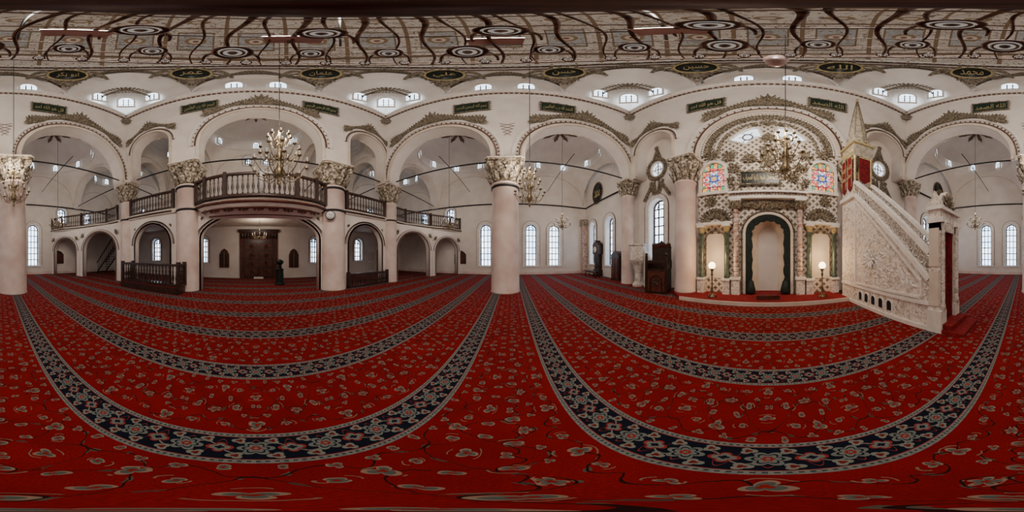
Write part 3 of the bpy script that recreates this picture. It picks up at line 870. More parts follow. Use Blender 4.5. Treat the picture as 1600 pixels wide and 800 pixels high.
balustrade('gallery_balustrade', [(-4.3, -6.9), (-6.95, -6.9)], ZG+.22, 1.0, .19); balustrade('gallery_balustrade', [(3.85, -6.9), (6.65, -6.9)], ZG+.22, 1.0, .19)
for sgn in (-1, 1):
    balustrade('gallery_balustrade', [(sgn*8.05, -7.05), (sgn*9.2, -7.05), (sgn*11.3, -6.15), (sgn*12.8, -5.1), (sgn*13.9, -4.6)], ZG+.22, 1.0, .2)
def lowarch(name, p0, p1, arches, z1=ZG):
    a = Vector((*p0, 0)); b_ = Vector((*p1, 0)); d = b_-a; L = d.length
    n = d.normalized().cross(Vector((0, 0, 1)))
    M = frame(a, n)
    wall(name, M, outline(0, L, 0, z1, arches), [], .3)
    mb = MB(name.replace('wall', 'trim'), M)
    for s_ in (.15, -.19):
        for c, r, zs, rise in arches:
            band(mb, c, zs, r, rise, .08, s_, s_+.04, 'bead_brown', 0)
            band(mb, c, zs, r+.14, rise+.12, .04, s_, s_+.04, 'white_paint')
            band(mb, c, zs, r+.22, rise+.16, .03, s_, s_+.04, 'red_wood')
            for q in (-1, 1):
                for e in range(5): mb.leaf(c+q*(r*.95+.05), zs+rise*.75+.1, .30, .14, pi/2-q*(.1+e*.4), 'gilt_relief', s_+.02 if s_ > 0 else s_)
    mb.build()
lowarch('wall_gallery_arch_1', (-3.1, -7.15), (2.7, -7.15), [(2.9, 2.65, 2.4, 1.1)])
lowarch('wall_gallery_arch_2', (-7.1, -7.1), (-4.15, -7.1), [(1.5, 1.15, 2.2, 1.1)])
lowarch('wall_gallery_arch_3', (3.7, -7.1), (6.8, -7.1), [(1.5, 1.15, 2.2, 1.1)])
lowarch('wall_gallery_arch_4', (11.4, -6.2), (7.6, -7.15), [(1.95, 1.5, 2.0, 1.3)]); lowarch('wall_gallery_arch_5', (-7.9, -7.15), (-11.4, -6.2), [(1.8, 1.45, 2.0, 1.3)])
lowarch('wall_gallery_arch_6', (14, -4.7), (11.5, -6.2), [(1.45, 1.1, 2.0, 1.1)]); lowarch('wall_gallery_arch_7', (-11.5, -6.2), (-14, -4.7), [(1.45, 1.1, 2.0, 1.1)])

# main door
mb = MB('door_1', frame((-.2, YB, 0), (0, 1, 0)))
mb.box(-1.35, 1.35, 0, 3.35, 0, .12, 'red_wood')
mb.box(-1.05, 1.05, 0, 2.7, .12, .2, 'walnut_wood')
for s_ in (-1, 1):
    for j in range(4): mb.box(s_*.1, s_*.95, .2+j*.6, .7+j*.6, .2, .24, 'red_wood')
for j in range(4):
    for s_ in (-1, 1): cluster(mb, s_*.52, .45+j*.6, .2, 'walnut_wood', .24, 6)
for i in range(13): mb.leaf(-1.2+i*.2, 2.8, .45, .22, pi/2, 'walnut_wood', .13)
mb.box(-1.45, 1.45, 3.3, 3.5, 0, .25, 'walnut_wood')
mb.box(-.35, .3, .02, .12, .2, .5, 'white_paint')
mb.build()
for x in (2.3, -2.75):
    mb = MB('wall_niche_cupboard', frame((x, YB, 0), (0, 1, 0)))
    mb.prism([(-.36, .75), (.36, .75), (.36, 1.7), (.22, 2.0), (0, 2.15), (-.22, 2.0), (-.36, 1.7)], 0, .06, 'red_wood')
    mb.prism([(-.27, .83), (.27, .83), (.27, 1.65), (0, 2.0), (-.27, 1.65)], .06, .09, 'walnut_wood'); mb.box(-.01, .01, .83, 1.9, .09, .11, 'gold'); mb.build()
mb = MB('door_2', frame((-11.3, YB, 0), (0, 1, 0))); mb.box(-.55, .55, 0, 2.2, 0, .1, 'walnut_wood'); mb.box(-.4, .4, .2, 1.0, .1, .13, 'red_wood'); mb.box(-.4, .4, 1.15, 2.05, .1, .13, 'red_wood'); mb.build()
mb = MB('door_3', frame((-9.9, YB, 0), (0, 1, 0))); mb.box(-.5, .5, 0, 2.1, 0, .1, 'white_paint'); mb.box(-.36, .36, .2, 1.0, .1, .13, 'plaster_warm'); mb.box(-.36, .36, 1.15, 1.95, .1, .13, 'plaster_warm'); mb.ball((.4, 1.05, .14), .04, 'brass'); mb.build()
def bookcase(x, y, n, w, h):
    mb = MB('bookcase', frame((x, y, 0), n))
    mb.box(-w/2, w/2, 0, h, 0, .05, 'walnut_wood')
    for s_ in (-1, 1): mb.box(s_*w/2-.03, s_*w/2+.03, 0, h, 0, .35, 'walnut_wood')
    k = int(h/.4)
    for j in range(k+1): mb.box(-w/2, w/2, j*h/k-.015, j*h/k+.02, 0, .34, 'walnut_wood')
    for j in range(k):
        x0 = -w/2+.06
        while x0 < w/2-.1:
            t = random.uniform(.03, .06); hh = random.uniform(.6, .85)*h/k
            mb.box(x0, x0+t*.9, j*h/k+.02, j*h/k+hh, .08, .28, random.choice(['velvet_red', 'green_plaque', 'red_wood', 'walnut_wood', 'iron'])); x0 += t
    mb.build()
for x in (5.9, 10.9, -6.2): bookcase(x, YB+.02, (0, 1, 0), 1.3, 1.9)
mb = MB('wooden_staircase')
for i in range(16):
    t = i/15; x = 12.6 - t*3.6; z_ = .2 + t*3.4
    mb.box(x-.14, x+.14, -9.6, -8.7, z_-.04, z_, 'walnut_wood')
for y in (-9.65, -8.65):
    mb.tube([(12.8, y, .0), (9.0, y, 3.6)], .07, 'walnut_wood', 4); mb.tube([(12.8, y, .95), (9.0, y, 4.5)], .05, 'walnut_wood', 6)
    for i in range(14):
        x = 12.6-i*.26; z_ = .2+i*.245; mb.tube([(x, y, z_), (x, y, z_+.85)], .025, 'walnut_wood', 6)
mb.build()
mb = MB('enclosure_platform'); mb.box(2.95, 6.3, -6.35, -5.75, 0, .3, 'walnut_wood'); mb.box(3.85, 6.3, -6.95, -6.35, 0, .3, 'walnut_wood'); mb.box(2.97, 6.28, -6.33, -5.77, .3, .32, 'red_felt'); mb.build()
balustrade('enclosure_balustrade', [(3.0, -6.4), (3.0, -5.82), (6.2, -5.82), (6.2, -6.6)], .32, .95, .17)
balustrade('floor_balustrade', [(-4.3, -6.75), (-7.0, -6.75)], 0.0, .72, .17)
mb = MB('wooden_lectern_stand', T(-1.33, -9.0)); mb.lathe([(.28, 0), (.30, .06), (.22, .14), (.20, .8), (.24, .86), (.12, .92), (.10, 1.1), (.2, 1.2), (.22, 1.3), (.12, 1.38), (.01, 1.42)], 'dark_drape', seg=8, smooth=False); mb.build()
mb = MB('wall_clock', frame((-3.2, -6.52, 3.45), (.45, 1, 0)))
mb.lathe([(.21, 0), (.23, .03), (.21, .06), (.19, .05)], 'iron', seg=28); mb.lathe([(.192, .0), (.19, .055)], 'clock_face', seg=28)
for q in range(12): mb.box(-.006, .006, .14, .17, .055, .06, 'iron', L=RZ(q*pi/6))
mb.box(-.008, .008, -.02, .09, .06, .066, 'iron', L=RZ(.9)); mb.box(-.006, .006, -.02, .14, .066, .07, 'iron', L=RZ(-1.2)); mb.build()

# ------------------------------------------------------------------ mihrab
YM = 6.3
MB_poly = [(-2.85, .12)] + arc(0, 6.3, 2.85, 2.85, 28) + [(2.85, .12)]
pm = frame((0, YM+.1, 0), (0, -1, 0))
niche = archhole(0, .125, 1.35, 2.55, .55)
stg = [archhole(s_*2.2, 4.35, 1.0, 5.35) for s_ in (-1, 1)]
def quad(s_):
    c = []
    for i in range(9): a = radians(28+i*6.2); c.append((s_*1.65*cos(a)*1.05, 6.35+1.65*sin(a)))
    for i in range(9): a = radians(28+49.6-i*6.2); c.append((s_*.9*cos(a)*1.05, 6.35+.9*sin(a)))
    return c
wall('wall_mihrab_panel', pm, MB_poly, [niche] + stg + [quad(-1), quad(1)], .2, 'mihrab_relief_wall')
for s_ in (-1, 1):
    WN[0] += 1
    w_ = MB('window_%d' % WN[0], frame((s_*2.2, YM, 0), (0, -1, 0)))
    w_.prism(archhole(0, 4.35, 1.0, 5.35), -.10, -.08, 'stained_glass')
    band(w_, 0, 5.35, .5, .5, .12, 0, .08, 'white_paint', 4.35); w_.box(-.66, .66, 4.22, 4.35, 0, .12, 'white_paint')
    for i in range(1, 3): w_.box(-.5+i/3-.012, -.5+i/3+.012, 4.35, 5.8, -.08, -.06, 'frame_dark')
    for j in range(1, 5): w_.box(-.5, .5, 4.35+j*.28-.012, 4.35+j*.28+.012, -.08, -.06, 'frame_dark')
    w_.build()
    WN[0] += 1
    w_ = MB('window_%d' % WN[0], frame((0, YM, 0), (0, -1, 0)))
    w_.prism(quad(s_), -.12, -.10, 'sky_pane_soft')
    cx_ = s_*1.3*cos(radians(52)); cz_ = 6.35+1.25*sin(radians(52))
    w_.ring((cx_, cz_, -.08), .2, .03, 'frame_dark', 16, 5)
    for q in range(6): w_.tube([(cx_+.2*cos(q*pi/3), cz_+.2*sin(q*pi/3), -.08), (cx_+.36*cos(q*pi/3), cz_+.36*sin(q*pi/3), -.08)], .02, 'frame_dark', 4)
    w_.tube([(a, c_, .02) for a, c_ in quad(s_)], .06, 'white_paint', 6, True); w_.build()
mb = MB('mihrab', frame((0, YM, 0), (0, -1, 0)))
rows = []
for z_ in [.12, .8, 1.6, 2.3]: rows.append([(-.67*cos(pi*i/16), z_, -.62*sin(pi*i/16)-.0) for i in range(17)])
for j in range(1, 7):
    t = j/6*pi/2; rows.append([(-.67*cos(t)*cos(pi*i/16), 2.3+.8*sin(t), -.62*cos(t)*sin(pi*i/16)) for i in range(17)])
mb.loft(rows, 'plaster_warm')
path = [(-.72, .14)] + [(-.72, .14+2.3*i/14) for i in range(1, 14)] + arc(0, 2.45, .72, .62, 24) + [(.72, 2.4-2.26*i/14) for i in range(1, 15)]
inner = []; outer = []
for i, (a, c_) in enumerate(path):
    dpt = .08 + .06*abs(sin(i*pi/3.2))
    if c_ > 2.45: nx, nz = a/.9, (c_-2.3)/.8
    else: nx, nz = (1 if a > 0 else -1), 0
    ln = sqrt(nx*nx+nz*nz) or 1; nx /= ln; nz /= ln
    inner.append((a-nx*dpt, c_-nz*dpt)); outer.append((a+nx*.13, c_+nz*.13))
k = len(path); zf = .05
vs = [(*p, zf) for p in inner] + [(*p, zf+.06) for p in outer] + [(*p, 0) for p in outer]
mb.add(vs, [(i, i+1, k+i+1, k+i) for i in range(k-1)] + [(k+i, k+i+1, 2*k+i+1, 2*k+i) for i in range(k-1)], 'dark_drape')
for s_ in (-1, 1):
    for j in range(3): mb.ball((s_*(.68), .3+j*.12, .1), .13-.02*j, 'dark_drape', 10)
    mb.lathe([(.16, 0), (.2, .1), (.1, .5)], 'dark_drape', (s_*.66, .14, .08), 10, axis='Y')
band(mb, 0, 2.5, .86, .72, .1, 0, .12, 'plaster_warm', .12); band(mb, 0, 2.5, 1.0, .86, .04, 0, .14, 'gilt_relief', .12)
mb.box(-.72, .72, .12, .14, -.6, .12, 'red_felt')
for s_ in (-1, 1):
    x = s_*1.22
    mb.box(x-.16, x+.16, .12, .75, 0, .32, 'carved_marble'); mb.box(x-.19, x+.19, .7, .8, 0, .36, 'white_paint')
    for j in range(14):
        z_ = .8 + j*.19
        mb.lathe([(.095, 0), (.110, .05), (.110, .12), (.095, .19)], 'pink_marble', (x, z_, .16), 12, axis='Y')
    mb.box(x-.17, x+.17, 3.46, 3.75, 0, .32, 'capital_stone')
    for a in range(5): mb.leaf(x-.16+a*.08, 3.46, .3, .13, pi/2, 'gilt_relief', .32)
    mb.box(x-.2, x+.2, 3.75, 3.85, 0, .36, 'white_paint')
mb.box(-1.5, 1.5, 3.85, 3.95, 0, .3, 'white_paint'); mb.box(-1.45, 1.45, 3.95, 4.1, 0, .22, 'carved_marble'); mb.box(-1.52, 1.52, 4.1, 4.18, 0, .32, 'white_paint')
for i in range(26): mb.box(-1.4+i*.112-.03, -1.4+i*.112+.03, 4.03, 4.1, .22, .28, 'bead_brown')
for i in range(24):
    a = -1.05 + i*2.1/23
    mb.leaf(a, 3.5-.1*cos(a*2.5), .28, .18, pi/2-a*.5, 'gilt_relief', .05); mb.leaf(a, 3.55, .26, .16, pi/2+a*1.2, 'gilt_relief', .08)
for i in range(7): mb.ball((-1.1+i*.367, 4.23, .22), .05, 'plaster_warm', 8)
for s_ in (-1, 1): mb.lathe([(.1, 0), (.15, .05), (.06, .15), (.14, .3), (.16, .4), (.07, .5), (.02, .62)], 'capital_stone', (s_*1.22, 4.18, .18), 12, axis='Y')
mb.build()
for s_ in (-1, 1):
    mb = MB('marble_column_pair', frame((s_*2.1, YM, 0), (0, -1, 0)))
    for x in (-.52, .52):
        mb.box(x-.14, x+.14, .12, .7, 0, .36, 'carved_marble'); mb.box(x-.16, x+.16, .66, .74, 0, .4, 'white_paint')
        mb.lathe([(.11, 0), (.12, .06), (.095, .12), (.1, .8), (.088, 1.72), (.11, 1.76)], 'green_marble', (x, .74, .2), 16, axis='Y')
        mb.lathe([(.09, 0), (.1, .08), (.15, .2), (.15, .25)], 'gold', (x, 2.5, .2), 12, axis='Y')
        mb.box(x-.16, x+.16, 2.75, 2.85, 0, .38, 'white_paint')
    mb.box(-.75, .75, 2.85, 2.95, 0, .3, 'white_paint'); mb.box(-.38, .38, .7, 2.5, 0, .03, 'plaster_warm')
    band(mb, 0, 2.3, .38, .3, .05, 0, .08, 'gilt_relief', .7)
    for i in range(16):
        a = pi*i/15; mb.leaf(-.5*cos(a), 2.97+.4*sin(a), .24, .2, pi-a, 'gilt_relief', .04); mb.leaf(-.25*cos(a), 2.97+.18*sin(a), .24, .2, pi-a, 'gilt_relief', .05)
    band(mb, 0, 2.97, .66, .6, .06, 0, .1, 'white_paint')
    mb.build()
plaque((-.3, YM-.06, 4.85), (0, -1, 0), 1.5, .6, 'كلما دخل عليها زكريا المحراب', 'black_panel', 'gilt_relief')
mb = MB('mihrab_wall_ornament', frame((0, YM, 0), (0, -1, 0)))
for i in range(60):
    a = pi*i/59; mb.leaf(-2.45*cos(a), 6.35+2.4*sin(a), .26, .17, pi-a, 'gilt_relief', .03); mb.leaf(-2.45*cos(a), 6.35+2.4*sin(a), .22, .15, -a, 'gilt_relief', .03)
for i in range(34):
    a = pi*i/33; mb.leaf(-1.85*cos(a), 6.4+1.8*sin(a), .2, .16, pi-a, 'gilt_relief', .03)
band(mb, 0, 6.35, 2.1, 2.05, .05, 0, .07, 'white_paint'); band(mb, 0, 6.35, 2.62, 2.56, .07, 0, .1, 'white_paint')
for (x, z_, s_) in ((0, 5.75, .42), (0, 6.35, .4), (0, 7.1, .35), (-.7, 5.9, .36), (.7, 5.9, .36), (-1.3, 5.4, .3), (1.3, 5.4, .3), (-1.5, 6.1, .34), (1.5, 6.1, .34), (-2.2, 6.3, .34), (2.2, 6.3, .34), (0, 8.2, .3),
                  (.95, 4.9, .3), (-1.45, 4.8, .24), (1.5, 4.7, .22), (-.5, 8.1, .2), (.5, 8.1, .2), (-2.25, 3.9, .3), (2.25, 3.9, .3)):
    cluster(mb, x, z_, s_, 'gilt_relief', .03, 10); cluster(mb, x, z_, s_*.6, 'gilt_relief', .1, 7)
mb.build()
mb = MB('mihrab_platform')
mb.box(-3.0, 2.7, 5.0, 6.28, 0, .12, 'red_felt'); mb.box(-3.02, 2.72, 4.97, 5.01, 0, .13, 'plaster_warm')
mb.prism([(-3.0, 5.0), (-3.7, 5.6), (-3.7, 6.4), (-3.0, 6.3)], 0, .12, 'red_felt')
mb.build()
mb = MB('prayer_step'); mb.box(-.35, .35, 5.35, 5.8, .12, .26, 'velvet_red'); mb.box(-.38, .38, 5.33, 5.37, .12, .28, 'red_wood'); mb.build()
def lamp(x, y):
    mb = MB('globe_floor_lamp', T(x, y, .12))
    mb.lathe([(.13, 0), (.14, .03), (.05, .08), (.03, .2), (.05, .3), (.025, .4), (.022, .75), (.05, .82), (.02, .9), (.07, 1.0), (.08, 1.04)], 'brass', seg=14)
    for q in range(3): a = q*2*pi/3; mb.tube([(.03*cos(a), .03*sin(a), .12), (.14*cos(a), .14*sin(a), .1), (.17*cos(a), .17*sin(a), .01)], .018, 'brass', 6)
    mb.ball((0, 0, 1.14), .13, 'glow_bulb', 16)
    ob = mb.build()
    l = bpy.data.lights.new('lamp_light', 'POINT'); l.energy = 32; l.color = (1, .62, .3); l.shadow_soft_size = .12
    lo = bpy.data.objects.new('lamp_light', l); COL.objects.link(lo); lo.location = (x, y+.1, 1.55); setpar(lo, ob)
lamp(-1.95, 5.45); lamp(1.9, 5.5)

# ------------------------------------------------------------------ minbar
MF = frame((2.75, 5.6, 0), (-1, 0, 0))       # local x -> -Y, y -> Z, z -> -X (towards hall)
mb = MB('minbar', MF)
D = .78
g0 = 3.8
sl = (3.7-1.15)/(g0-.95)
side = [(0, 0), (g0, 0), (g0, 1.1), (.95, 3.7), (0, 3.7)]
mb.prism(side, -.10, 0, 'carved_marble'); mb.prism(side, -D, -D+.1, 'carved_marble')
for i in range(13):
    x = g0-.1 - i*.22; z_ = .2+i*.2
    mb.box(x-.25, x, 0 if i == 0 else z_-.22, z_, -D+.1, -.1, 'red_felt')
mb.box(-.05, g0+.05, 0, .1, -D-.03, .05, 'white_paint'); mb.box(-.02, g0, .58, .66, 0, .04, 'white_paint')
for i in range(5):
    x = 1.3+i*.33; mb.prism(archhole(x, .2, .18, .38), .0, .012, 'iron'); band(mb, x, .38, .09, .09, .03, 0, .03, 'white_paint', .2)  # flat dark sheets stand in for the shade inside the small arch openings
def bar(a, b_, z0=0, z1=.05, w=.07, mat='white_paint'):
    d = Vector((b_[0]-a[0], b_[1]-a[1])); L = d.length; ang = atan2(d.y, d.x)
    mb.box(0, L, -w/2, w/2, z0, z1, mat, L=T(a[0], a[1]) @ RZ(ang))
bar((.95, 3.72), (g0, 1.13), -.12, .06, .1); bar((1.0, 3.45), (g0-.2, 1.08), z1=.04, w=.05); bar((1.0, .72), (g0-.2, .72), z1=.04, w=.05); bar((1.0, .72), (1.0, 3.45), z1=.04, w=.05); bar((g0-.2, .72), (g0-.2, 1.08), z1=.04, w=.05)
bar((.95, 4.25), (g0, 1.66), -.1, .05, .1); bar((.95, 4.25), (g0, 1.66), -D, -D+.14, .1)
random.seed(7)
for i in range(110):
    x = random.uniform(1.15, g0-.4); zt = 3.4-(x-1.0)*.9-.25; z_ = random.uniform(.85, max(.9, zt))
    mb.leaf(x, z_, random.uniform(.12, .22), .09, random.uniform(0, 2*pi), 'white_paint', -.014, .03)
for i in range(40):
    x = random.uniform(.12, .85); z_ = random.uniform(.8, 3.4); mb.leaf(x, z_, .18, .09, random.uniform(0, 2*pi), 'white_paint', -.014, .03)
cluster(mb, 1.8, 1.5, .3, 'white_paint', -.01, 12)
for zz in (-.05, -D+.05):
    n = 18
    for i in range(n):
        x = .95 + (g0-.95)*(i+.5)/n; zb = 3.72-(x-.95)*sl
        mb.ring((x, zb+.16, zz), .08, .017, 'carved_marble', 10, 5); mb.ring((x, zb+.39, zz), .08, .017, 'carved_marble', 10, 5)
        mb.tube([(x-.08, zb+.12, zz), (x+.08, zb+.45, zz)], .013, 'carved_marble', 4); mb.tube([(x+.08, zb-.02, zz), (x-.08, zb+.58, zz)], .013, 'carved_marble', 4)
# gate
for zc_ in (-.06, -D+.06):
    mb.box(g0, g0+.26, 0, 2.3, zc_-.09, zc_+.09, 'carved_marble'); mb.box(g0-.03, g0+.3, 0, .5, zc_-.11, zc_+.12, 'white_paint')
    mb.box(g0+.02, g0+.24, .6, 1.3, zc_+.09, zc_+.11, 'plaster_warm'); mb.box(g0+.02, g0+.24, 1.4, 2.15, zc_+.09, zc_+.11, 'plaster_warm')
    mb.lathe([(.05, 0), (.055, .1), (.04, .15), (.04, 1.6), (.06, 1.7), (.07, 1.8)], 'carved_marble', (g0+.28, .5, zc_), 10, axis='Y')
    mb.box(g0-.03, g0+.34, 2.26, 2.36, zc_-.12, zc_+.12, 'white_paint')
mb.box(g0, g0+.26, 2.1, 2.55, -D-.03, .03, 'carved_marble'); mb.box(g0-.04, g0+.32, 2.53, 2.6, -D-.07, .07, 'white_paint')
GL = T(g0+.13, 2.6, -D/2) @ Matrix.Rotation(pi/2, 4, 'Y')
cr = [(-.43, 0), (.43, 0), (.41, .13), (.3, .15), (.24, .3), (.1, .34), (0, .46), (-.1, .34), (-.24, .3), (-.3, .15), (-.41, .13)]
mb.prism(cr, -.08, .08, 'carved_marble', L=GL)
mb.prism([(g0-.02, 2.6), (g0+.3, 2.6), (g0+.27, 2.72), (g0+.2, 2.8), (g0+.13, 2.95), (g0+.07, 2.8), (g0, 2.72)], -.05, .04, 'carved_marble')
for q in range(7): mb.leaf(0, .1, .3, .16, q*pi/6, 'gilt_relief', .09, .1, GL)
n = 22; cur_ = []
for zz in (2.2, 1.6, 1.1, .2):
    cur_.append([(g0+.2+.03*sin(i*1.7), zz, -.12-(D-.24)*i/n) for i in range(n+1)])
mb.loft(cur_, 'velvet_red')
mb.box(g0+.05, g0+.75, 0, .08, -D-.05, .05, 'red_felt'); mb.box(g0+.05, g0+.5, .08, .2, -D, 0, 'red_felt')
# pulpit tower
mb.box(-.05, .95, 3.65, 3.8, -D-.05, .08, 'white_paint')
for x in (.06, .84):
    for zz in (-.06, -D+.06):
        mb.lathe([(.06, 0), (.07, .1), (.045, .15), (.045, 1.6), (.07, 1.68), (.08, 1.75)], 'gold', (x, 3.8, zz), 10, axis='Y')
mb.box(0, .9, 5.5, 6.15, -D, 0, 'spire_cream')
for (zz, s_) in ((.0, 1), (-D, -1)):
    band(mb, .45, 5.3, .33, .25, .08, min(zz, zz+.05*s_), max(zz, zz+.05*s_), 'gold')
for i in range(11): mb.leaf(.05+i*.08, 5.7, .2, .1, pi/2, 'gold', .0)
mb.box(-.06, .96, 6.15, 6.25, -D-.08, .08, 'gold')
mb.box(.02, .88, 3.8, 4.3, -.06, 0, 'carved_marble')
for x0, x1 in ((.08, .38), (.52, .82)):
    mb.prism([(x0, 4.1), ((x0+x1)/2, 3.95), (x1, 4.1), (x1, 5.5), (x0, 5.5)], .02, .05, 'velvet_red')
    mb.box(x0, x1, 5.45, 5.5, .05, .06, 'gold'); mb.box(x0, x0+.02, 4.1, 5.5, .05, .06, 'gold'); mb.box(x1-.02, x1, 4.1, 5.5, .05, .06, 'gold')
LL = T(.93, 0, -D/2) @ Matrix.Rotation(pi/2, 4, 'Y')
mb.prism([(-.22, 4.4), (0, 4.25), (.22, 4.4), (.22, 5.4), (-.22, 5.4)], .0, .03, 'velvet_red', L=LL)
mb.box(-.22, .22, 5.36, 5.42, .0, .05, 'gold', L=LL)
mb.lathe([(.44, 0), (.40, .1), (.34, .45), (.38, .5), (.41, .56)], 'spire_cream', (.45, 6.25, -D/2), 8, axis='Y', smooth=False)
for q in range(8):
    a = q*pi/4+pi/8; mb.ball((.45+.37*cos(a), 6.5, -D/2+.37*sin(a)), .05, 'gold', 6)
    a = q*pi/4
    mb.tube([(.45+rr_*cos(a), 6.8+hh_, -D/2-rr_*sin(a)) for rr_, hh_ in ((.365, 0), (.255, 1.0), (.135, 2.1), (.035, 3.1))], .018, 'spire_rib', 5)
mb.lathe([(.36, 0), (.25, 1.0), (.13, 2.1), (.03, 3.1)], 'spire_cream', (.45, 6.8, -D/2), 8, axis='Y', smooth=False)
mb.lathe([(.03, 0), (.07, .08), (.02, .16), (.05, .24), (.01, .4)], 'gold', (.45, 9.9, -D/2), 8, axis='Y')
minb = mb.build()
for x in (.23, .67): text(shape('الله'), MF @ T(x, 5.0, .055), .2, 'gold', minb, maxw=.2, maxh=.2); text(shape('محمد'), MF @ T(x, 4.6, .055), .2, 'gold', minb, maxw=.2, maxh=.18)

# ------------------------------------------------------------------ preacher's chair
mb = MB('preacher_chair', frame((-4.3, 5.25, 0), (.35, -1, 0)))
mb.box(-.45, .45, 0, 1.05, -.75, 0, 'walnut_wood')
for s_ in (-1, 1): mb.box(s_*.44-.05, s_*.44+.05, 0, 1.6, -.05, .05, 'walnut_wood'); mb.box(s_*.44-.04, s_*.44+.04, 1.05, 1.4, -.75, 0, 'walnut_wood'); mb.ball((s_*.44, 1.66, 0), .07, 'walnut_wood')
mb.box(-.45, .45, 1.05, 1.95, -.77, -.69, 'walnut_wood')
mb.prism([(-.47, 1.95), (.47, 1.95), (.4, 2.12), (.15, 2.15), (0, 2.32), (-.15, 2.15), (-.4, 2.12)], -.79, -.71, 'walnut_wood')
for i in range(8): mb.leaf(-.4+i*.115, 1.95, .25, .12, pi/2, 'red_wood', -.71)
mb.box(-.38, .38, .1, .95, 0, .03, 'red_wood'); band(mb, 0, .55, .22, .22, .05, .03, .06, 'walnut_wood', .15)
cluster(mb, 0, .5, .18, 'walnut_wood', .05, 8)
mb.box(-.4, .4, 1.3, 1.42, -.1, .06, 'walnut_wood')
mb.build()
mb = MB('marble_pulpit', frame((-6.15, 6.0, 0), (.6, -1, 0)))
mb.lathe([(.3, 0), (.32, .1), (.2, .25), (.16, .7), (.28, 1.1), (.45, 1.35), (.48, 1.4), (.46, 2.1), (.52, 2.15), (.52, 2.22)], 'carved_marble', (0, 0, 0), 8, axis='Y', smooth=False)
mb.prism([(.4, 0), (1.3, 0), (1.3, .3), (.95, .9), (.7, 1.5), (.4, 1.9)], -.3, -.22, 'white_paint'); mb.prism([(.4, 0), (1.3, 0), (1.3, .3), (.95, .9), (.7, 1.5), (.4, 1.9)], .18, .26, 'white_paint')
for i in range(6): mb.box(1.25-i*.15, 1.1-i*.15, 0, .2+i*.2, -.22, .18, 'carved_marble')
mb.build()
mb = MB('longcase_clock', frame((-11.3, YF-.02, 0), (0, -1, 0)))
mb.box(-.4, .4, 0, .5, 0, .45, 'walnut_wood'); mb.box(-.3, .3, .5, 1.75, 0, .36, 'walnut_wood'); mb.box(-.42, .42, 1.75, 2.45, 0, .45, 'walnut_wood')
mb.prism([(-.48, 2.45), (.48, 2.45), (.3, 2.65), (.1, 2.7), (0, 2.85), (-.1, 2.7), (-.3, 2.65)], 0, .45, 'walnut_wood')
mb.lathe([(.26, 0), (.25, .03)], 'clock_face', (0, 2.1, .45), 20); mb.ring((0, 2.1, .47), .27, .03, 'brass', 20)
mb.box(-.2, .2, .65, 1.65, .36, .38, 'black_panel'); mb.ring((0, .9, .4), .1, .03, 'brass', 16); mb.build()
mb = MB('wooden_bench', frame((-11.0, 5.9, 0), (0, -1, 0)))
mb.box(-.9, .9, .4, .46, -.2, .2, 'walnut_wood')
for s_ in (-1, 1):
    for zz in (-.16, .16): mb.tube([(s_*.8, 0, zz), (s_*.82, .4, zz)], .035, 'walnut_wood', 6)
mb.box(-.85, .85, .32, .4, -.17, .17, 'red_wood'); mb.build()
mb = MB('dark_cabinet', frame((-8.6, YF-.02, 0), (0, -1, 0)))
mb.box(-.42, .42, 0, 1.6, 0, .5, 'walnut_wood'); mb.prism([(-.46, 1.6), (.46, 1.6), (.3, 1.78), (0, 1.92), (-.3, 1.78)], 0, .52, 'walnut_wood'); mb.box(-.34, -.03, .15, 1.45, .5, .53, 'red_wood'); mb.box(.03, .34, .15, 1.45, .5, .53, 'red_wood'); mb.build()
for s_ in (-1, 1):
    P = (s_*11.7, YF-.01, 7.1)
    mb = MB('calligraphy_roundel', frame(P, (0, -1, 0)))
    mb.lathe([(.80, 0), (.84, .05), (.78, .08), (.75, .05)], 'gilt_relief', seg=28, sy=1.25); mb.lathe([(.76, .02), (.75, .055)], 'black_panel', seg=28, sy=1.25)
    ob = mb.build(); text(shape('الله' if s_ > 0 else 'محمد'), frame((P[0], P[1]-.07, P[2]), (0, -1, 0)), .6, 'gold', ob, maxw=.9, maxh=.8)

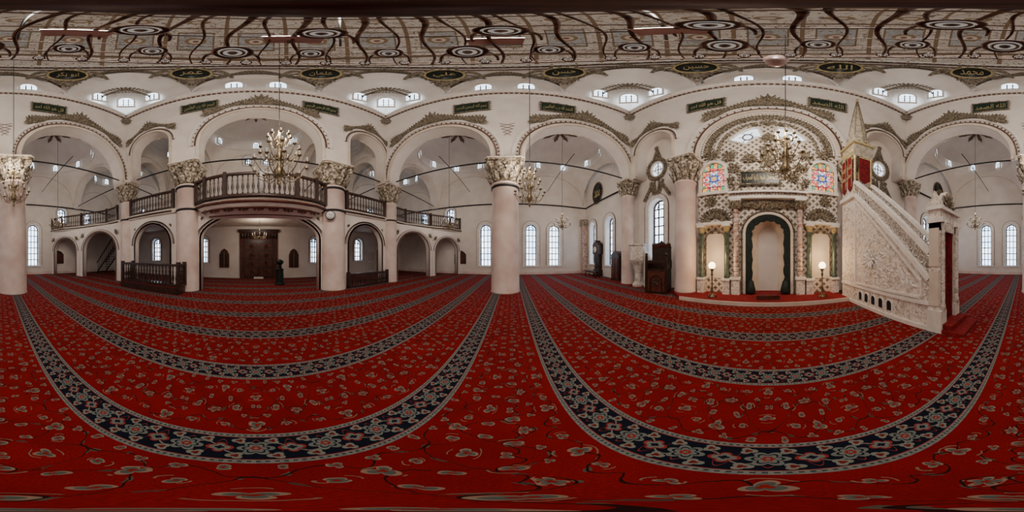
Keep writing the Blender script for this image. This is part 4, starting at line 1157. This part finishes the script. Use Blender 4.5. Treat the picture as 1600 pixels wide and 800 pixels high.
# ------------------------------------------------------------------ chandeliers
WARM = (1, .86, .72)
def chandelier(x, y, zb, R, H, ztop, arms=10, tiers=2, power=60, bulbs='dim_bulb'):
    mb = MB('brass_chandelier', T(x, y, zb))
    mb.lathe([(.01, 0), (.05, .05*H), (.02, .08*H), (.14*R, .14*H), (.22*R, .2*H), (.1*R, .28*H), (.05*R, .36*H), (.14*R, .44*H), (.06*R, .52*H), (.05*R, .7*H), (.12*R, .76*H), (.04*R, .84*H), (.03*R, H)], 'brass', seg=12)
    for t in range(tiers):
        rr = R*(1-.30*t); zz = H*(.20+.24*t); n = arms - 2*t
        for i in range(n):
            a = 2*pi*(i+.5*t)/n; ca, sa = cos(a), sin(a)
            pts = [(rr*q*ca, rr*q*sa, zz + H*w) for q, w in ((.05, 0), (.25, -.07), (.5, -.09), (.75, -.05), (.93, .03), (1., .08))]
            mb.tube(pts, .010+.004*R, 'brass', 5)
            mb.tube([(rr*.45*ca, rr*.45*sa, zz-.09*H), (rr*.5*ca, rr*.5*sa, zz+.03*H), (rr*.36*ca, rr*.36*sa, zz+.06*H)], .009, 'brass', 4)
            mb.lathe([(.02, 0), (.05, .02), (.06, .05), (.02, .06)], 'brass', (rr*ca, rr*sa, zz+.08*H), 8)
            mb.lathe([(.012, 0), (.012, .09)], 'white_paint', (rr*ca, rr*sa, zz+.08*H+.05), 6)
            mb.ball((rr*ca, rr*sa, zz+.08*H+.17), .022, bulbs, 6, 1.6)
    mb.tube([(0, 0, H), (0, 0, ztop-zb)], .012, 'iron', 5)
    ob = mb.build()
    if power:
        l = bpy.data.lights.new('chandelier_fill_light', 'POINT'); l.energy = power; l.color = WARM; l.shadow_soft_size = .4  # soft fill light added at the chandelier to brighten the hall
        lo = bpy.data.objects.new('chandelier_fill_light', l); COL.objects.link(lo); lo.location = (x, y, zb+H*.9); setpar(lo, ob)
chandelier(-.62, -4.3, 3.55, .76, 2.5, 22, 12, 3, 260); chandelier(.45, 4.2, 3.7, .68, 2.2, 22, 12, 3, 260)
chandelier(-6.0, .65, 3.45, .56, 2.0, 17.3, 10, 3, 145); chandelier(5.95, -.5, 3.45, .56, 2.0, 17.3, 10, 3, 145)
for x, y in ((-10.6, -4.3), (10.8, -4.0), (-10.7, 3.4), (10.7, 3.3)): chandelier(x, y, 3.4, .6, 1.4, 12.3, 8, 2, 75)
chandelier(-.2, -9.4, 2.55, .4, .7, 3.75, 8, 1, 60)

# great central chandelier hanging over the visitor
cx, cy, cz = -.05, -.10, 5.4
mb = MB('great_ring_chandelier', T(cx, cy, cz))
for R, z_, r in ((.36, .1, .012), (.78, .0, .014), (1.02, -.05, .010), (1.24, -.02, .008), (1.50, 0, .016), (1.54, .22, .012)): mb.ring((0, 0, z_), R, r, 'old_bronze', 64, 6)
for i in range(28):
    a = 2*pi*i/28
    pts = []
    for j in range(25):
        t = j/24; r = .2+1.3*t; wv = .040*sin(t*pi*3)/(r+.35)*(1 if i % 2 else -1)
        pts.append((r*cos(a+wv), r*sin(a+wv), .3-.3*t-.2*sin(t*pi)))
    mb.tube(pts, .009 if i % 2 else .015, 'old_bronze', 5)
def bowl(r, a, s_, z_, full=True):
    x, y = r*cos(a), r*sin(a)
    mb.ring((x, y, z_), s_, s_*.17, 'old_bronze', 20, 6); mb.ring((x, y, z_-.03), s_*.62, s_*.09, 'brass', 18, 6)
    mb.lathe([(s_*.95, 0), (s_*.9, .02)], 'glass_disc', (x, y, z_+.02), 16)
    mb.lathe([(.01, -.12), (s_*.22, -.08), (s_*.3, -.02), (s_*.1, .05), (s_*.06, .3)], 'old_bronze', (x, y, z_), 12)
    if full:
        for q in (-1, 1):
            pts = []
            for j in range(9):
                t = j/8; g_ = s_*(.9+.9*sin(t*pi/2)); hgt = .22*t
                pts.append((x+q*g_*-sin(a)+hgt*cos(a), y+q*g_*cos(a)+hgt*sin(a), z_+.08*sin(t*pi)))
            mb.tube(pts, [s_*.15*(1.1-.07*j) for j in range(9)], 'old_bronze', 6)
for i in range(12): bowl(1.14, 2*pi*i/12+.2, .10 if i % 3 else .14, -.12)
for i in range(5): bowl(.66, 2*pi*i/5+.55, .11, -.1)
for i in range(24): bowl(1.42, 2*pi*i/24+.1, .05, -.05, False)
mb.lathe([(.02, -.25), (.12, -.2), (.27, -.05), (.30, 0), (.22, .1), (.06, .4), (.04, 1.0)], 'dark_bronze', seg=24)
for a, r in ((pi, .92), (pi-1.1, .78), (pi/2-1.9, .78), (-pi/2-.2, .82)):
    mb.box(r-.08, r+.08, -.17, .17, -.05, .0, 'pink_glass', L=RZ(a))
mb.lathe([(.06, 0), (.12, -.03), (.085, -.3), (.03, -.32)], 'pink_glass', (.12, 1.52, -.05), 12)
for q in range(3):
    a = q*2*pi/3; mb.tube([(1.0*cos(a), 1.0*sin(a), 0), (.1*cos(a), .1*sin(a), 4)], .01, 'iron', 4)
mb.tube([(0, 0, .9), (0, 0, 22.5-cz)], .02, 'iron', 6)
ob = mb.build()
l = bpy.data.lights.new('chandelier_fill_light', 'POINT'); l.energy = 640; l.color = (1, .88, .76); l.shadow_soft_size = .5  # added fill light, floating above the ring rather than in its bowls
lo = bpy.data.objects.new('chandelier_fill_light', l); COL.objects.link(lo); lo.location = (cx, cy, cz+2.2); setpar(lo, ob)

w = bpy.data.worlds.new('World'); SC.world = w; w.use_nodes = True
w.node_tree.nodes['Background'].inputs[0].default_value = (.65, .75, .9, 1); w.node_tree.nodes['Background'].inputs[1].default_value = .6

cam = bpy.data.cameras.new('camera'); co = bpy.data.objects.new('camera', cam); COL.objects.link(co)
cam.type = 'PANO'
try: cam.cycles.panorama_type = 'EQUIRECTANGULAR'
except Exception as e: print('pano cycles', e)
try: cam.panorama_type = 'EQUIRECTANGULAR'
except Exception as e: print('pano', e)
cam.clip_start = .05; cam.clip_end = 200
co.location = (0, 0, 1.6); co.rotation_euler = (pi/2, 0, pi/2)
SC.camera = co
